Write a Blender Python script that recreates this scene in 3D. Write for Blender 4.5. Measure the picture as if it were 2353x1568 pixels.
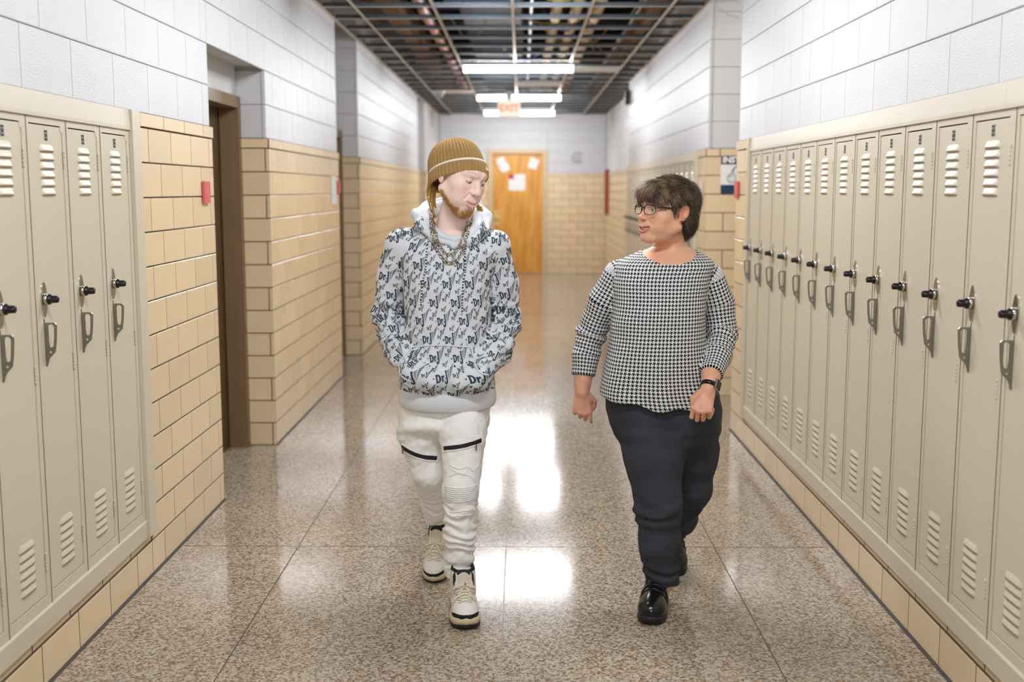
import bpy, bmesh, math, random
import numpy as np
from mathutils import Vector, Matrix
from mathutils.bvhtree import BVHTree
from mathutils.geometry import tessellate_polygon

for o in list(bpy.data.objects):
    bpy.data.objects.remove(o)
SC = bpy.context.scene
COL = SC.collection
random.seed(7)
RNG = np.random.default_rng(7)

# ------------------------------------------------------------------ camera
W_, H_ = 2353.0, 1568.0
FPX = 2600.0                      # focal length in pixels
CAMH = 1.6
PITCH = math.atan(347.0 / FPX)
YAW = math.atan(20.5 / FPX)
cam_d = bpy.data.cameras.new('camera')
cam = bpy.data.objects.new('camera', cam_d)
COL.objects.link(cam)
cam.location = (0, 0, CAMH)
cam.rotation_euler = (math.pi / 2 - PITCH, 0, YAW)
cam_d.sensor_width = 36.0
cam_d.lens = 36.0 * FPX / W_
cam_d.clip_end = 100
cam_d.dof.use_dof = True
cam_d.dof.focus_distance = 4.22
cam_d.dof.aperture_fstop = 2.0
SC.camera = cam

# ------------------------------------------------------------------ world, exposure
wd = bpy.data.worlds.new('world')
SC.world = wd
wd.use_nodes = True
wd.node_tree.nodes['Background'].inputs[0].default_value = (0.8, 0.82, 0.85, 1)
wd.node_tree.nodes['Background'].inputs[1].default_value = 0.15
SC.view_settings.view_transform = 'Standard'
SC.view_settings.look = 'None'
SC.view_settings.gamma = 1.0
SC.view_settings.use_curve_mapping = False
SC.view_settings.exposure = 0.84
LAMP_STRENGTH = 46.0
LAMP_Y = [-3.6, -0.6, 2.3, 5.1, 7.9, 12.9, 16.9, 20.2]


def at(px, py, y):
    """point on the ray of a photo pixel, at depth y along the corridor"""
    v = Vector(((px - W_ / 2) / FPX, -(py - H_ / 2) / FPX, -1.0))
    d = cam.rotation_euler.to_matrix() @ v
    t = y / d.y
    return Vector((d.x * t, y, CAMH + d.z * t))


# ------------------------------------------------------------------ materials
def s2l(c):
    return tuple(((v / 12.92) if v <= 0.04045 else ((v + 0.055) / 1.055) ** 2.4) for v in [x / 255.0 for x in c])


def new_mat(name):
    m = bpy.data.materials.new(name)
    m.use_nodes = True
    return m, m.node_tree.nodes, m.node_tree.links, m.node_tree.nodes['Principled BSDF']


def mat(name, rgb, rough=0.5, metal=0.0, bump=None, noise=None, rand=0.0, spec=None, emit=None, coat=0.0, sss=0.0):
    """bump=(scale,strength,distance)  noise=(scale, amount)  rand = per-object brightness variation"""
    m, N, L, B = new_mat(name)
    col = (*s2l(rgb), 1)
    B.inputs['Base Color'].default_value = col
    B.inputs['Roughness'].default_value = rough
    B.inputs['Metallic'].default_value = metal
    if spec is not None:
        B.inputs['Specular IOR Level'].default_value = spec
    if coat:
        B.inputs['Coat Weight'].default_value = coat
        B.inputs['Coat Roughness'].default_value = 0.1
    if sss:
        B.inputs['Subsurface Weight'].default_value = sss
        B.inputs['Subsurface Radius'].default_value = (0.012, 0.005, 0.003)
        B.inputs['Subsurface Scale'].default_value = 0.5
    if emit:
        B.inputs['Emission Color'].default_value = (*s2l(emit[0]), 1)
        B.inputs['Emission Strength'].default_value = emit[1]
    tc = N.new('ShaderNodeTexCoord')
    src = None
    if noise or rand:
        hsv = N.new('ShaderNodeHueSaturation')
        hsv.inputs['Color'].default_value = col
        val = None
        if noise:
            nz = N.new('ShaderNodeTexNoise')
            nz.inputs['Scale'].default_value = noise[0]
            nz.inputs['Detail'].default_value = 4
            L.new(tc.outputs['Object'], nz.inputs['Vector'])
            mr = N.new('ShaderNodeMapRange')
            mr.inputs['From Min'].default_value = 0.25
            mr.inputs['From Max'].default_value = 0.75
            mr.inputs['To Min'].default_value = 1 - noise[1]
            mr.inputs['To Max'].default_value = 1 + noise[1]
            L.new(nz.outputs['Fac'], mr.inputs['Value'])
            val = mr.outputs[0]
        if rand:
            oi = N.new('ShaderNodeObjectInfo')
            mr2 = N.new('ShaderNodeMapRange')
            mr2.inputs['To Min'].default_value = 1 - rand
            mr2.inputs['To Max'].default_value = 1 + rand
            L.new(oi.outputs['Random'], mr2.inputs['Value'])
            if val is not None:
                mu = N.new('ShaderNodeMath'); mu.operation = 'MULTIPLY'
                L.new(val, mu.inputs[0]); L.new(mr2.outputs[0], mu.inputs[1])
                val = mu.outputs[0]
            else:
                val = mr2.outputs[0]
        L.new(val, hsv.inputs['Value'])
        L.new(hsv.outputs[0], B.inputs['Base Color'])
    if bump:
        nb = N.new('ShaderNodeTexNoise')
        nb.inputs['Scale'].default_value = bump[0]
        nb.inputs['Detail'].default_value = 3
        L.new(tc.outputs['Object'], nb.inputs['Vector'])
        bp = N.new('ShaderNodeBump')
        bp.inputs['Strength'].default_value = bump[1]
        bp.inputs['Distance'].default_value = bump[2]
        L.new(nb.outputs['Fac'], bp.inputs['Height'])
        L.new(bp.outputs[0], B.inputs['Normal'])
    return m


M = {}
M['tile'] = mat('glazed_tile', (230, 206, 168), 0.22, noise=(6, 0.04), rand=0.05, bump=(25, 0.08, 0.002))
M['grout'] = mat('grout', (104, 92, 74), 0.9, noise=(30, 0.15))
M['block'] = mat('painted_block', (212, 212, 213), 0.42, bump=(150, 0.9, 0.003), noise=(3, 0.04), spec=0.4)
M['paint'] = mat('white_paint', (212, 212, 213), 0.45, bump=(150, 0.5, 0.002))
M['locker'] = mat('locker_paint', (210, 200, 177), 0.36, noise=(3, 0.02), bump=(12, 0.06, 0.002))
M['locker_in'] = mat('locker_inside', (120, 112, 96), 0.6)
M['dark'] = mat('near_black', (14, 15, 17), 0.5)
M['black_plastic'] = mat('black_plastic', (12, 13, 15), 0.28)
M['steel'] = mat('nickel', (150, 148, 140), 0.28, 1.0)
M['chrome'] = mat('chrome', (200, 198, 192), 0.14, 1.0)
M['plate'] = mat('number_plate_metal', (150, 148, 138), 0.35, 0.8)
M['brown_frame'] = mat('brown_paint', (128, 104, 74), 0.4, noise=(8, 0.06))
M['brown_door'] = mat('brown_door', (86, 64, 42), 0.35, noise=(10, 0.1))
M['red_sign'] = mat('red_sign_plastic', (214, 92, 98), 0.4)
M['white_paper'] = mat('paper', (240, 240, 238), 0.8)
M['navy'] = mat('navy_print', (22, 52, 92), 0.5)
M['red_print'] = mat('red_print', (190, 40, 50), 0.5)
M['grey_print'] = mat('grey_print', (160, 166, 172), 0.6)
M['tee'] = mat('tee_white', (232, 220, 206), 0.45)
M['tee_web'] = mat('tee_galvanised', (96, 106, 114), 0.4, 0.6)
M['slab'] = mat('slab_dark', (74, 64, 50), 0.9, noise=(4, 0.4))
M['beam'] = mat('beam_dark', (30, 31, 33), 0.7, noise=(6, 0.3))
M['tan_pipe'] = mat('pipe_insulation', (226, 196, 150), 0.8, noise=(9, 0.15))
M['copper'] = mat('copper_pipe', (226, 156, 124), 0.5, 0.1)
M['wood_beam'] = mat('wood_beam', (150, 112, 72), 0.8, noise=(10, 0.25))
M['duct'] = mat('duct_blue', (112, 128, 150), 0.45, 0.5)
M['cable_w'] = mat('cable_white', (200, 196, 186), 0.5)
M['cable_y'] = mat('cable_yellow', (196, 172, 80), 0.5)
M['cable_b'] = mat('cable_blue', (60, 84, 140), 0.5)
M['strip'] = mat('divider_strip', (92, 84, 72), 0.4, 0.5)
M['panel'] = mat('lay_in_panel', (228, 224, 218), 0.9)
M['lamp'] = mat('lamp_diffuser', (250, 250, 250), 0.4, emit=((246, 249, 255), LAMP_STRENGTH))
M['recess_fill'] = mat('recess_fill_diffuser', (250, 250, 250), 0.4, emit=((255, 248, 238), LAMP_STRENGTH * 0.13))  # weak glow for the fill light added in the right recess
M['lamp_body'] = mat('lamp_body', (230, 230, 230), 0.4)
M['exit'] = mat('exit_face', (226, 218, 204), 0.5, emit=((255, 236, 214), 0.42))
M['exit_red'] = mat('exit_letters', (240, 150, 120), 0.5, emit=((240, 90, 60), 0.45))
M['brass'] = mat('brass', (196, 170, 110), 0.3, 0.9)
M['cove'] = mat('dirt_sealant', (58, 54, 50), 0.7, noise=(30, 0.3))


def floor_material():
    m, N, L, B = new_mat('terrazzo')
    tc = N.new('ShaderNodeTexCoord')
    v1 = N.new('ShaderNodeTexVoronoi'); v1.inputs['Scale'].default_value = 115
    v2 = N.new('ShaderNodeTexVoronoi'); v2.inputs['Scale'].default_value = 190
    for v in (v1, v2):
        L.new(tc.outputs['Object'], v.inputs['Vector'])
    sep1 = N.new('ShaderNodeSeparateColor'); L.new(v1.outputs['Color'], sep1.inputs[0])
    sep2 = N.new('ShaderNodeSeparateColor'); L.new(v2.outputs['Color'], sep2.inputs[0])
    r1 = N.new('ShaderNodeValToRGB'); r1.color_ramp.interpolation = 'CONSTANT'
    cols = [(0.0, (214, 204, 186)), (0.30, (186, 170, 148)), (0.48, (150, 128, 104)), (0.66, (122, 96, 74)),
            (0.80, (200, 188, 166)), (0.92, (96, 74, 58))]
    e = r1.color_ramp.elements
    e[0].position = 0; e[0].color = (*s2l(cols[0][1]), 1)
    e[1].position = cols[1][0]; e[1].color = (*s2l(cols[1][1]), 1)
    for p, c in cols[2:]:
        k = e.new(p); k.color = (*s2l(c), 1)
    L.new(sep1.outputs[0], r1.inputs[0])
    r2 = N.new('ShaderNodeValToRGB'); r2.color_ramp.interpolation = 'CONSTANT'
    e = r2.color_ramp.elements
    e[0].color = (*s2l((188, 174, 152)), 1)
    e[1].position = 0.6; e[1].color = (*s2l((140, 116, 92)), 1)
    L.new(sep2.outputs[1], r2.inputs[0])
    mx = N.new('ShaderNodeMix'); mx.data_type = 'RGBA'; mx.inputs[0].default_value = 0.4
    L.new(r1.outputs[0], mx.inputs[6]); L.new(r2.outputs[0], mx.inputs[7])
    nz = N.new('ShaderNodeTexNoise'); nz.inputs['Scale'].default_value = 1.6; nz.inputs['Detail'].default_value = 5
    L.new(tc.outputs['Object'], nz.inputs['Vector'])
    mr = N.new('ShaderNodeMapRange'); mr.inputs['To Min'].default_value = 0.62; mr.inputs['To Max'].default_value = 0.96
    L.new(nz.outputs['Fac'], mr.inputs['Value'])
    hsv = N.new('ShaderNodeHueSaturation'); L.new(mx.outputs[2], hsv.inputs['Color']); L.new(mr.outputs[0], hsv.inputs['Value'])
    L.new(hsv.outputs[0], B.inputs['Base Color'])
    mr3 = N.new('ShaderNodeMapRange'); mr3.inputs['To Min'].default_value = 0.08; mr3.inputs['To Max'].default_value = 0.15
    L.new(nz.outputs['Fac'], mr3.inputs['Value'])
    L.new(mr3.outputs[0], B.inputs['Roughness'])
    nb = N.new('ShaderNodeTexNoise'); nb.inputs['Scale'].default_value = 22
    L.new(tc.outputs['Object'], nb.inputs['Vector'])
    bp = N.new('ShaderNodeBump'); bp.inputs['Strength'].default_value = 0.05; bp.inputs['Distance'].default_value = 0.002
    L.new(nb.outputs['Fac'], bp.inputs['Height']); L.new(bp.outputs[0], B.inputs['Normal'])
    B.inputs['Specular IOR Level'].default_value = 0.22
    return m


def wood_door_material():
    m, N, L, B = new_mat('honey_wood')
    tc = N.new('ShaderNodeTexCoord')
    mp = N.new('ShaderNodeMapping'); mp.inputs['Scale'].default_value = (9, 9, 0.7)
    L.new(tc.outputs['Object'], mp.inputs[0])
    nz = N.new('ShaderNodeTexNoise'); nz.inputs['Scale'].default_value = 3; nz.inputs['Detail'].default_value = 5
    L.new(mp.outputs[0], nz.inputs['Vector'])
    r = N.new('ShaderNodeValToRGB')
    r.color_ramp.elements[0].color = (*s2l((196, 126, 30)), 1); r.color_ramp.elements[0].position = 0.3
    r.color_ramp.elements[1].color = (*s2l((236, 176, 74)), 1); r.color_ramp.elements[1].position = 0.7
    L.new(nz.outputs['Fac'], r.inputs[0]); L.new(r.outputs[0], B.inputs['Base Color'])
    B.inputs['Roughness'].default_value = 0.35
    return m


M['floor'] = floor_material()
M['wood_door'] = wood_door_material()


# ------------------------------------------------------------------ mesh helpers
class MB:
    """collects shapes, build() links them as ONE mesh object"""
    def __init__(s):
        s.v, s.f, s.mi, s.cur = [], [], [], 0

    def add(s, verts, faces):
        o = len(s.v)
        s.v += [tuple(p) for p in verts]
        s.f += [tuple(i + o for i in f) for f in faces]
        s.mi += [s.cur] * len(faces)
        return s

    def box(s, x0, x1, y0, y1, z0, z1):
        v = [(x, y, z) for x in (x0, x1) for y in (y0, y1) for z in (z0, z1)]
        return s.add(v, [(0, 1, 3, 2), (4, 6, 7, 5), (0, 4, 5, 1), (2, 3, 7, 6), (0, 2, 6, 4), (1, 5, 7, 3)])

    def tube(s, pts, r, n=8, cap=True, flat=None):
        pts = [Vector(p) for p in pts]
        rs = r if isinstance(r, (list, tuple)) else [r] * len(pts)
        ref = None
        V, F = [], []
        for i, p in enumerate(pts):
            a = pts[max(i - 1, 0)]; b = pts[min(i + 1, len(pts) - 1)]
            t = (b - a).normalized()
            if ref is None:
                ref = Vector((0, 0, 1)) if abs(t.z) < 0.9 else Vector((1, 0, 0))
            u = (ref - t * ref.dot(t)).normalized()
            w = t.cross(u)
            ref = u
            for k in range(n):
                a_ = 2 * math.pi * k / n
                V.append(p + (u * math.cos(a_) * (flat or 1) + w * math.sin(a_)) * rs[i])
        for i in range(len(pts) - 1):
            for k in range(n):
                k2 = (k + 1) % n
                F.append((i * n + k, i * n + k2, (i + 1) * n + k2, (i + 1) * n + k))
        if cap:
            F.append(tuple(range(n - 1, -1, -1)))
            F.append(tuple((len(pts) - 1) * n + k for k in range(n)))
        return s.add(V, F)

    def lathe(s, prof, origin=(0, 0, 0), axis='z', n=16):
        """prof = [(radius, height)]"""
        V, F = [], []
        for r, h in prof:
            for k in range(n):
                a = 2 * math.pi * k / n
                c, d = r * math.cos(a), r * math.sin(a)
                p = {'z': (c, d, h), 'y': (c, -h, d), 'x': (h, c, d)}[axis]
                V.append((p[0] + origin[0], p[1] + origin[1], p[2] + origin[2]))
        m = len(prof)
        for i in range(m - 1):
            for k in range(n):
                k2 = (k + 1) % n
                F.append((i * n + k, i * n + k2, (i + 1) * n + k2, (i + 1) * n + k))
        F.append(tuple(range(n - 1, -1, -1)))
        F.append(tuple((m - 1) * n + k for k in range(n)))
        return s.add(V, F)

    def sphere(s, c, r, n=12, m=8):
        rr = r if isinstance(r, (tuple, list)) else (r, r, r)
        V, F = [], []
        for i in range(m + 1):
            t = math.pi * i / m
            for k in range(n):
                a = 2 * math.pi * k / n
                V.append((c[0] + rr[0] * math.sin(t) * math.cos(a), c[1] + rr[1] * math.sin(t) * math.sin(a), c[2] + rr[2] * math.cos(t)))
        for i in range(m):
            for k in range(n):
                k2 = (k + 1) % n
                F.append((i * n + k, (i + 1) * n + k, (i + 1) * n + k2, i * n + k2))
        return s.add(V, F)

    def mesh(s, name, mats, smooth=False):
        me = bpy.data.meshes.new(name)
        me.from_pydata(s.v, [], s.f)
        ms = mats if isinstance(mats, (list, tuple)) else [mats]
        for m in ms:
            me.materials.append(M[m] if isinstance(m, str) else m)
        if len(ms) > 1:
            me.polygons.foreach_set('material_index', s.mi)
        bm = bmesh.new(); bm.from_mesh(me)
        bmesh.ops.recalc_face_normals(bm, faces=bm.faces)
        bm.to_mesh(me); bm.free()
        if smooth:
            me.polygons.foreach_set('use_smooth', [True] * len(me.polygons))
        me.update()
        return me

    def build(s, name, mats, parent=None, smooth=False):
        return link(name, s.mesh(name, mats, smooth), parent)


def link(name, data, parent=None):
    o = bpy.data.objects.new(name, data)
    COL.objects.link(o)
    if parent is not None:
        o.parent = parent
    return o


def thing(name, label, cat, loc=(0, 0, 0), rz=0.0, group=None):
    o = bpy.data.objects.new(name, None)
    COL.objects.link(o)
    o.empty_display_size = 0.05
    o.location = loc
    o.rotation_euler = (0, 0, rz)
    return tag(o, label, cat, group)


def tag(o, label=None, cat=None, group=None, kind=None):
    if label: o['label'] = label
    if cat: o['category'] = cat
    if group: o['group'] = group
    if kind: o['kind'] = kind
    return o


KIDS = {}


def copy_tree(o, parent=None):
    c = o.copy()
    COL.objects.link(c)
    c.parent = parent
    for ch in list(o.children):
        copy_tree(ch, c)
    return c


def flat_shape(polys, thick, name, mats):
    """polys = list of outlines [outer, hole, ...] in (x, z); extruded along y from 0 to -thick"""
    mb = MB()
    loops = [[Vector((p[0], p[1], 0)) for p in l] for l in polys]
    allp = [p for l in loops for p in l]
    tris = tessellate_polygon(loops)
    n = len(allp)
    V = [(p.x, -thick, p.y) for p in allp] + [(p.x, 0, p.y) for p in allp]
    F = [tuple(t) for t in tris] + [tuple(i + n for i in reversed(t)) for t in tris]
    o = 0
    for l in loops:
        k = len(l)
        for i in range(k):
            a, b = o + i, o + (i + 1) % k
            F.append((a, b, b + n, a + n))
        o += k
    mb.add(V, F)
    return mb.mesh(name, mats)


def text_mesh(txt, size, matname, name, bold=0.0, align='CENTER'):
    cu = bpy.data.curves.new(name, 'FONT')
    cu.body = txt
    cu.size = size
    cu.align_x = align
    cu.offset = bold
    cu.extrude = 0.0005
    o = bpy.data.objects.new(name, cu)
    COL.objects.link(o)
    bpy.context.view_layer.update()
    me = bpy.data.meshes.new_from_object(o.evaluated_get(bpy.context.evaluated_depsgraph_get()))
    bpy.data.objects.remove(o)
    me.materials.clear()
    me.materials.append(M[matname])
    me.name = name
    return me

# ================================================================== the setting
ORD = ['first', 'second', 'third', 'fourth', 'fifth', 'sixth', 'seventh', 'eighth', 'ninth', 'tenth', 'eleventh', 'twelfth', 'thirteenth', 'fourteenth', 'fifteenth',
       'sixteenth', 'seventeenth', 'eighteenth', 'nineteenth', 'twentieth']
XL, XR, XR2 = -1.544, 1.411, 1.60     # tile faces of the two long walls
YE, YN = 21.8, -5.0                   # far end wall, wall behind the camera
ZC = 3.0                              # ceiling grid
ZT = 1.914                            # top of the tile wainscot
ZP = 3.95                             # slab above the plenum
TH, TW = 0.1426, 0.305                # tile course height, tile length
BH, BW = 0.203, 0.406                 # block
CT = 0.012                            # tiles stand proud of the blocks
ROWS = 13
CAP0 = ROWS * TH


def struct(o):
    o['kind'] = 'structure'
    return o


fl = struct(MB().box(XL - 1.4, XR2 + 1.6, YN, YE + 0.3, -0.12, 0.0).build('floor', 'floor'))
for i, x in enumerate((-1.006, -0.066, 0.874)):
    MB().box(x - 0.0022, x + 0.0022, YN, YE, 0.0, 0.0006).build('divider_strip', 'strip', fl)
for y in (2.55, 4.95, 7.35, 9.75, 12.15, 14.55, 16.95, 19.35):
    MB().box(XL + 0.02, XR - 0.02, y - 0.0022, y + 0.0022, 0.0, 0.0005).build('divider_strip', 'strip', fl)

PIECE = {}


def piece_mesh(kind, w, h, t):
    key = (kind, round(w, 3), round(h, 3), round(t, 3))
    if key not in PIECE:
        c = 0.002 if kind == 'tile' else 0.003
        j = 0.0030 if kind == 'tile' else 0.0014
        a, b = j, w - j
        z0, z1 = j, h - j
        v = []
        for (i, y) in ((0, 0.0), (0, -(t - c * 0.6)), (c, -t)):
            v += [(a + i, y, z0 + i), (b - i, y, z0 + i), (b - i, y, z1 - i), (a + i, y, z1 - i)]
        f = [(8, 9, 10, 11)]
        for L0 in (4, 0):
            for k in range(4):
                k2 = (k + 1) % 4
                f.append((L0 + k, L0 + k2, L0 + 4 + k2, L0 + 4 + k))
        mb = MB().add(v, f)
        if kind == 'tile':                        # the edges are buried in grout
            mb.mi = [0] * 5 + [1] * 4
        PIECE[key] = mb.mesh(kind, ['tile', 'grout'] if kind == 'tile' else 'block')
    return PIECE[key]


class Masonry:
    """collects pieces of one wall; the nearest 300 of a kind become parts, the rest one joined part"""
    def __init__(s, wall):
        s.wall, s.p = wall, {'tile': [], 'block': []}

    def run(s, kind, x, y, dx, dy, L, z0, z1, first, width, t):
        """one course starting at (x,y) going (dx,dy); the face looks to the right-hand side of... local -y"""
        ang = math.atan2(dy, dx)
        a = 0.0
        w = first
        while a < L - 0.012:
            w = min(w, L - a)
            if w > 0.012:
                s.p[kind].append((x + dx * a, y + dy * a, z0, ang, w, z1 - z0, t))
            a += w
            w = width

    def tiles(s, x, y, dx, dy, L, r0=0, r1=ROWS, cap=True, ph=0.07):
        for r in range(r0, r1):
            s.run('tile', x, y, dx, dy, L, r * TH, (r + 1) * TH, ph if r % 2 else ph + TW / 2, TW, 0.02)
        if cap:
            s.run('tile', x, y, dx, dy, L, CAP0, ZT, ph * 0.4 + 0.05, TW, 0.026)

    def blocks(s, x, y, dx, dy, L, z0=ZT, z1=ZC + 0.1, ph=0.2):
        z = ZT
        r = 0
        while z < z1 - 0.01:
            if z + BH > z0 + 0.01:
                s.run('block', x, y, dx, dy, L, max(z, z0), min(z + BH, z1), ph if r % 2 else ph * 0.5 + 0.31, BW, 0.02)
            z += BH
            r += 1

    def flush(s):
        for kind, lst in s.p.items():
            lst.sort(key=lambda q: q[1] if q[1] > 2.4 else 99)
            for q in lst[:300]:
                o = link('tile' if kind == 'tile' else 'block', piece_mesh(kind, q[4], q[5], q[6]), s.wall)
                o.location = (q[0], q[1], q[2])
                o.rotation_euler = (0, 0, q[3])
            if len(lst) > 300:
                mb = MB()
                for q in lst[300:]:
                    me = piece_mesh(kind, q[4], q[5], q[6])
                    c, d = math.cos(q[3]), math.sin(q[3])
                    o0 = len(mb.mi)
                    mb.add([(q[0] + v.co.x * c - v.co.y * d, q[1] + v.co.x * d + v.co.y * c, q[2] + v.co.z) for v in me.vertices],
                           [tuple(p.vertices) for p in me.polygons])
                    mb.mi[o0:] = [p.material_index for p in me.polygons]
                o = mb.build('distant_tile' if kind == 'tile' else 'distant_block', ['tile', 'grout'] if kind == 'tile' else 'block', s.wall)
                o['kind'] = 'stuff'


def core(name, boxes):
    """backing of a wall: (x0,x1,y0,y1,z0,z1,mat) ; mat 0 grout, 1 paint"""
    mb = MB()
    for b in boxes:
        mb.cur = b[6]
        mb.box(*b[:6])
    return struct(mb.build(name, ['grout', 'paint']))


# ---- left wall -------------------------------------------------------------
xt, xb = XL - 0.0045, XL - CT - 0.017       # backing planes behind tiles, behind blocks
D1, D2, D3 = (5.73, 7.0), (9.68, 10.95), (17.3, 18.45)
segs = [(YN, D1[0]), (D1[1], D2[0]), (D2[1], D3[0]), (D3[1], YE)]
bx = []
for a, b in segs:
    bx += [(xt - 0.35, xt, a + 0.016, b - 0.016, 0, ZT - 0.01, 0), (xb - 0.33, xb, a + 0.03, b - 0.03, ZT - 0.01, ZP, 1)]
bx += [(xb - 0.33, xb, D1[0] - 0.05, D1[1] + 0.05, 2.345, ZP, 1)]
# recess backs
bx += [(XL - 0.60, XL - 0.36, D1[0] - 0.3, D1[1] + 0.3, 0, ZP, 1)]
for a, b in (D2, D3):
    bx += [(XL - 0.60, XL - 0.36, a - 0.3, b + 0.3, 0, ZP, 1)]
wl = core('wall_left', bx)
ml = Masonry(wl)
OX = XL + 0.004            # tile front = OX+... pieces are 0.02 thick, back at XL-0.02
bxp = XL - 0.02
# left wall faces +x : course direction +y gives local -y -> +x
LOCK_L1 = 4.58            # end of the left locker bank
RK = dict(r0=0, r1=ROWS)
# pier between lockers and first door recess; phase counted from the locker side so that the joints match at the corner
ml.tiles(bxp, LOCK_L1, 0, 1, D1[0] - LOCK_L1, ph=(D1[0] - LOCK_L1 - 0.07) % TW - (0.1525 if (D1[0] - LOCK_L1 - 0.07) % TW > 0.1525 else 0))
ml.tiles(bxp, 2.3, 0, 1, LOCK_L1 - 2.3, r1=1, cap=False, ph=0.11)
ml.run('tile', bxp - 0.004, 2.3, 0, 1, LOCK_L1 - 2.3, TH, 0.187, 0.2, TW, 0.02)
for (a, b), ph in zip(segs[1:], (0.09, 0.12, 0.05)):
    ml.tiles(bxp, a, 0, 1, b - a, ph=ph)
bbp = XL - CT - 0.02
for i, (a, b) in enumerate(segs):
    a2 = max(a, 2.0)
    ml.blocks(bbp, a2, 0, 1, b - a2, ph=(0.12, 0.2, 0.08, 0.15)[i])
ml.blocks(bbp, D1[0], 0, 1, D1[1] - D1[0], z0=2.32, ph=0.3)
# jamb faces that look at the camera (normal -y): direction +x gives local -y -> -y
for (a, b), zt in ((D1, 2.32), (D2, ZC + 0.1), (D3, ZC + 0.1)):
    ml.tiles(XL - 0.345, b + 0.02, 1, 0, 0.345, ph=0.17)
    ml.blocks(XL - 0.345, b + 0.03, 1, 0, 0.345 - CT, z1=zt, ph=0.345)
    # near jamb, looking away from the camera
    ml.tiles(XL, a - 0.02, -1, 0, 0.345, ph=0.17)
    ml.blocks(XL - CT, a - 0.03, -1, 0, 0.345 - CT, z1=zt, ph=0.345)
ml.flush()

# ---- right wall ------------------------------------------------------------
R1 = (7.5, 8.75)
LOCK_R1 = 7.06
LOCK_R2a, LOCK_R2b = 9.12, 15.2
xt, xb = XR + 0.0045, XR + CT + 0.017
bx = [(xt, xt + 0.35, YN, R1[0] - 0.016, 0, ZT - 0.01, 0), (xb, xb + 0.33, YN, R1[0] - 0.03, ZT - 0.01, ZP, 1),
      (xt, xt + 0.35, R1[1] + 0.016, LOCK_R2b, 0, ZT - 0.01, 0), (xb, xb + 0.33, R1[1] + 0.03, LOCK_R2b, ZT - 0.01, ZP, 1),
      (xt + 0.3, xt + 1.5, R1[0] - 0.25, R1[0] - 0.016, 0, ZP, 1),
      (xt + 0.3, xt + 1.5, R1[1] + 0.016, R1[1] + 0.25, 0, ZT - 0.01, 0), (xt + 0.3, xt + 1.5, R1[1] + 0.03, R1[1] + 0.25, ZT - 0.01, ZP, 1),
      (xt + 1.4, xt + 1.6, R1[0] - 0.2, R1[1] + 0.2, 0, ZP, 1),
      (XR2 + 0.016, XR2 + 0.35, LOCK_R2b - 0.1, YE + 0.1, 0, ZT - 0.01, 0), (XR2 + 0.029, XR2 + 0.35, LOCK_R2b - 0.1, YE + 0.1, ZT - 0.01, ZP, 1)]
wr = core('wall_right', bx)
mr_ = Masonry(wr)
bxp, bbp = XR + 0.02, XR + CT + 0.02
# right wall faces -x: course direction -y
mr_.tiles(bxp, R1[0], 0, -1, R1[0] - LOCK_R1, ph=0.09)
mr_.tiles(bxp, LOCK_R1, 0, -1, LOCK_R1 - 2.2, r1=1, cap=False, ph=0.2)
mr_.run('tile', bxp + 0.004, LOCK_R1, 0, -1, LOCK_R1 - 2.2, TH, 0.187, 0.1, TW, 0.02)
mr_.tiles(bxp, LOCK_R2a, 0, -1, LOCK_R2a - R1[1], ph=0.1)
mr_.tiles(bxp, LOCK_R2b, 0, -1, LOCK_R2b - LOCK_R2a, r1=1, cap=False, ph=0.2)
mr_.tiles(XR2 + 0.02, YE, 0, -1, YE - LOCK_R2b, ph=0.1)
mr_.blocks(bbp, R1[0], 0, -1, R1[0] - 2.0, ph=0.16)
mr_.blocks(bbp, LOCK_R2b, 0, -1, LOCK_R2b - R1[1], ph=0.2)
mr_.blocks(XR2 + CT + 0.02, YE, 0, -1, YE - LOCK_R2b, ph=0.1)
# far jamb of the recess (looks at the camera) and its near jamb
mr_.tiles(XR, R1[1] + 0.02, 1, 0, 1.2, ph=0.14)
mr_.blocks(XR + CT, R1[1] + 0.03, 1, 0, 1.2, ph=0.25)
mr_.tiles(XR + 1.2, R1[0] - 0.02, -1, 0, 1.2, ph=0.14)
mr_.blocks(XR + 1.2, R1[0] - 0.03, -1, 0, 1.2 - CT, ph=0.25)
mr_.flush()

# ---- end wall --------------------------------------------------------------
DX0, DX1, DZ = at(1132, 500, YE).x, at(1247, 500, YE).x, at(1190, 353, YE).z
FX0, FX1, FZ = at(1121, 500, YE).x, at(1257, 500, YE).x, at(1190, 343, YE).z
bx = []
for a, b in ((XL - 0.3, FX0), (FX1, XR2 + 0.3)):
    bx += [(a, b, YE + 0.016, YE + 0.3, 0, ZT - 0.01, 0), (a, b, YE + 0.029, YE + 0.3, ZT - 0.01, ZP, 1)]
bx += [(FX0, FX1, YE + 0.029, YE + 0.3, FZ, ZP, 1)]
we = core('wall_back', bx)
me_ = Masonry(we)
for a, b in ((XL, FX0), (FX1, XR2)):
    me_.tiles(a, YE + 0.02, 1, 0, b - a, ph=0.12)
    me_.blocks(a, YE + CT + 0.02, 1, 0, b - a, ph=0.2)
me_.blocks(FX0, YE + CT + 0.02, 1, 0, FX1 - FX0, z0=FZ, ph=0.2)
me_.flush()
struct(MB().box(XL - 1.4, XR2 + 1.6, YN - 0.2, YN, 0, ZP).build('wall_front', 'paint'))
struct(MB().box(XL - 1.4, XR2 + 1.6, YN - 0.2, YE + 0.3, ZP, ZP + 0.2).build('wall_top_slab', 'slab'))

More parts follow.
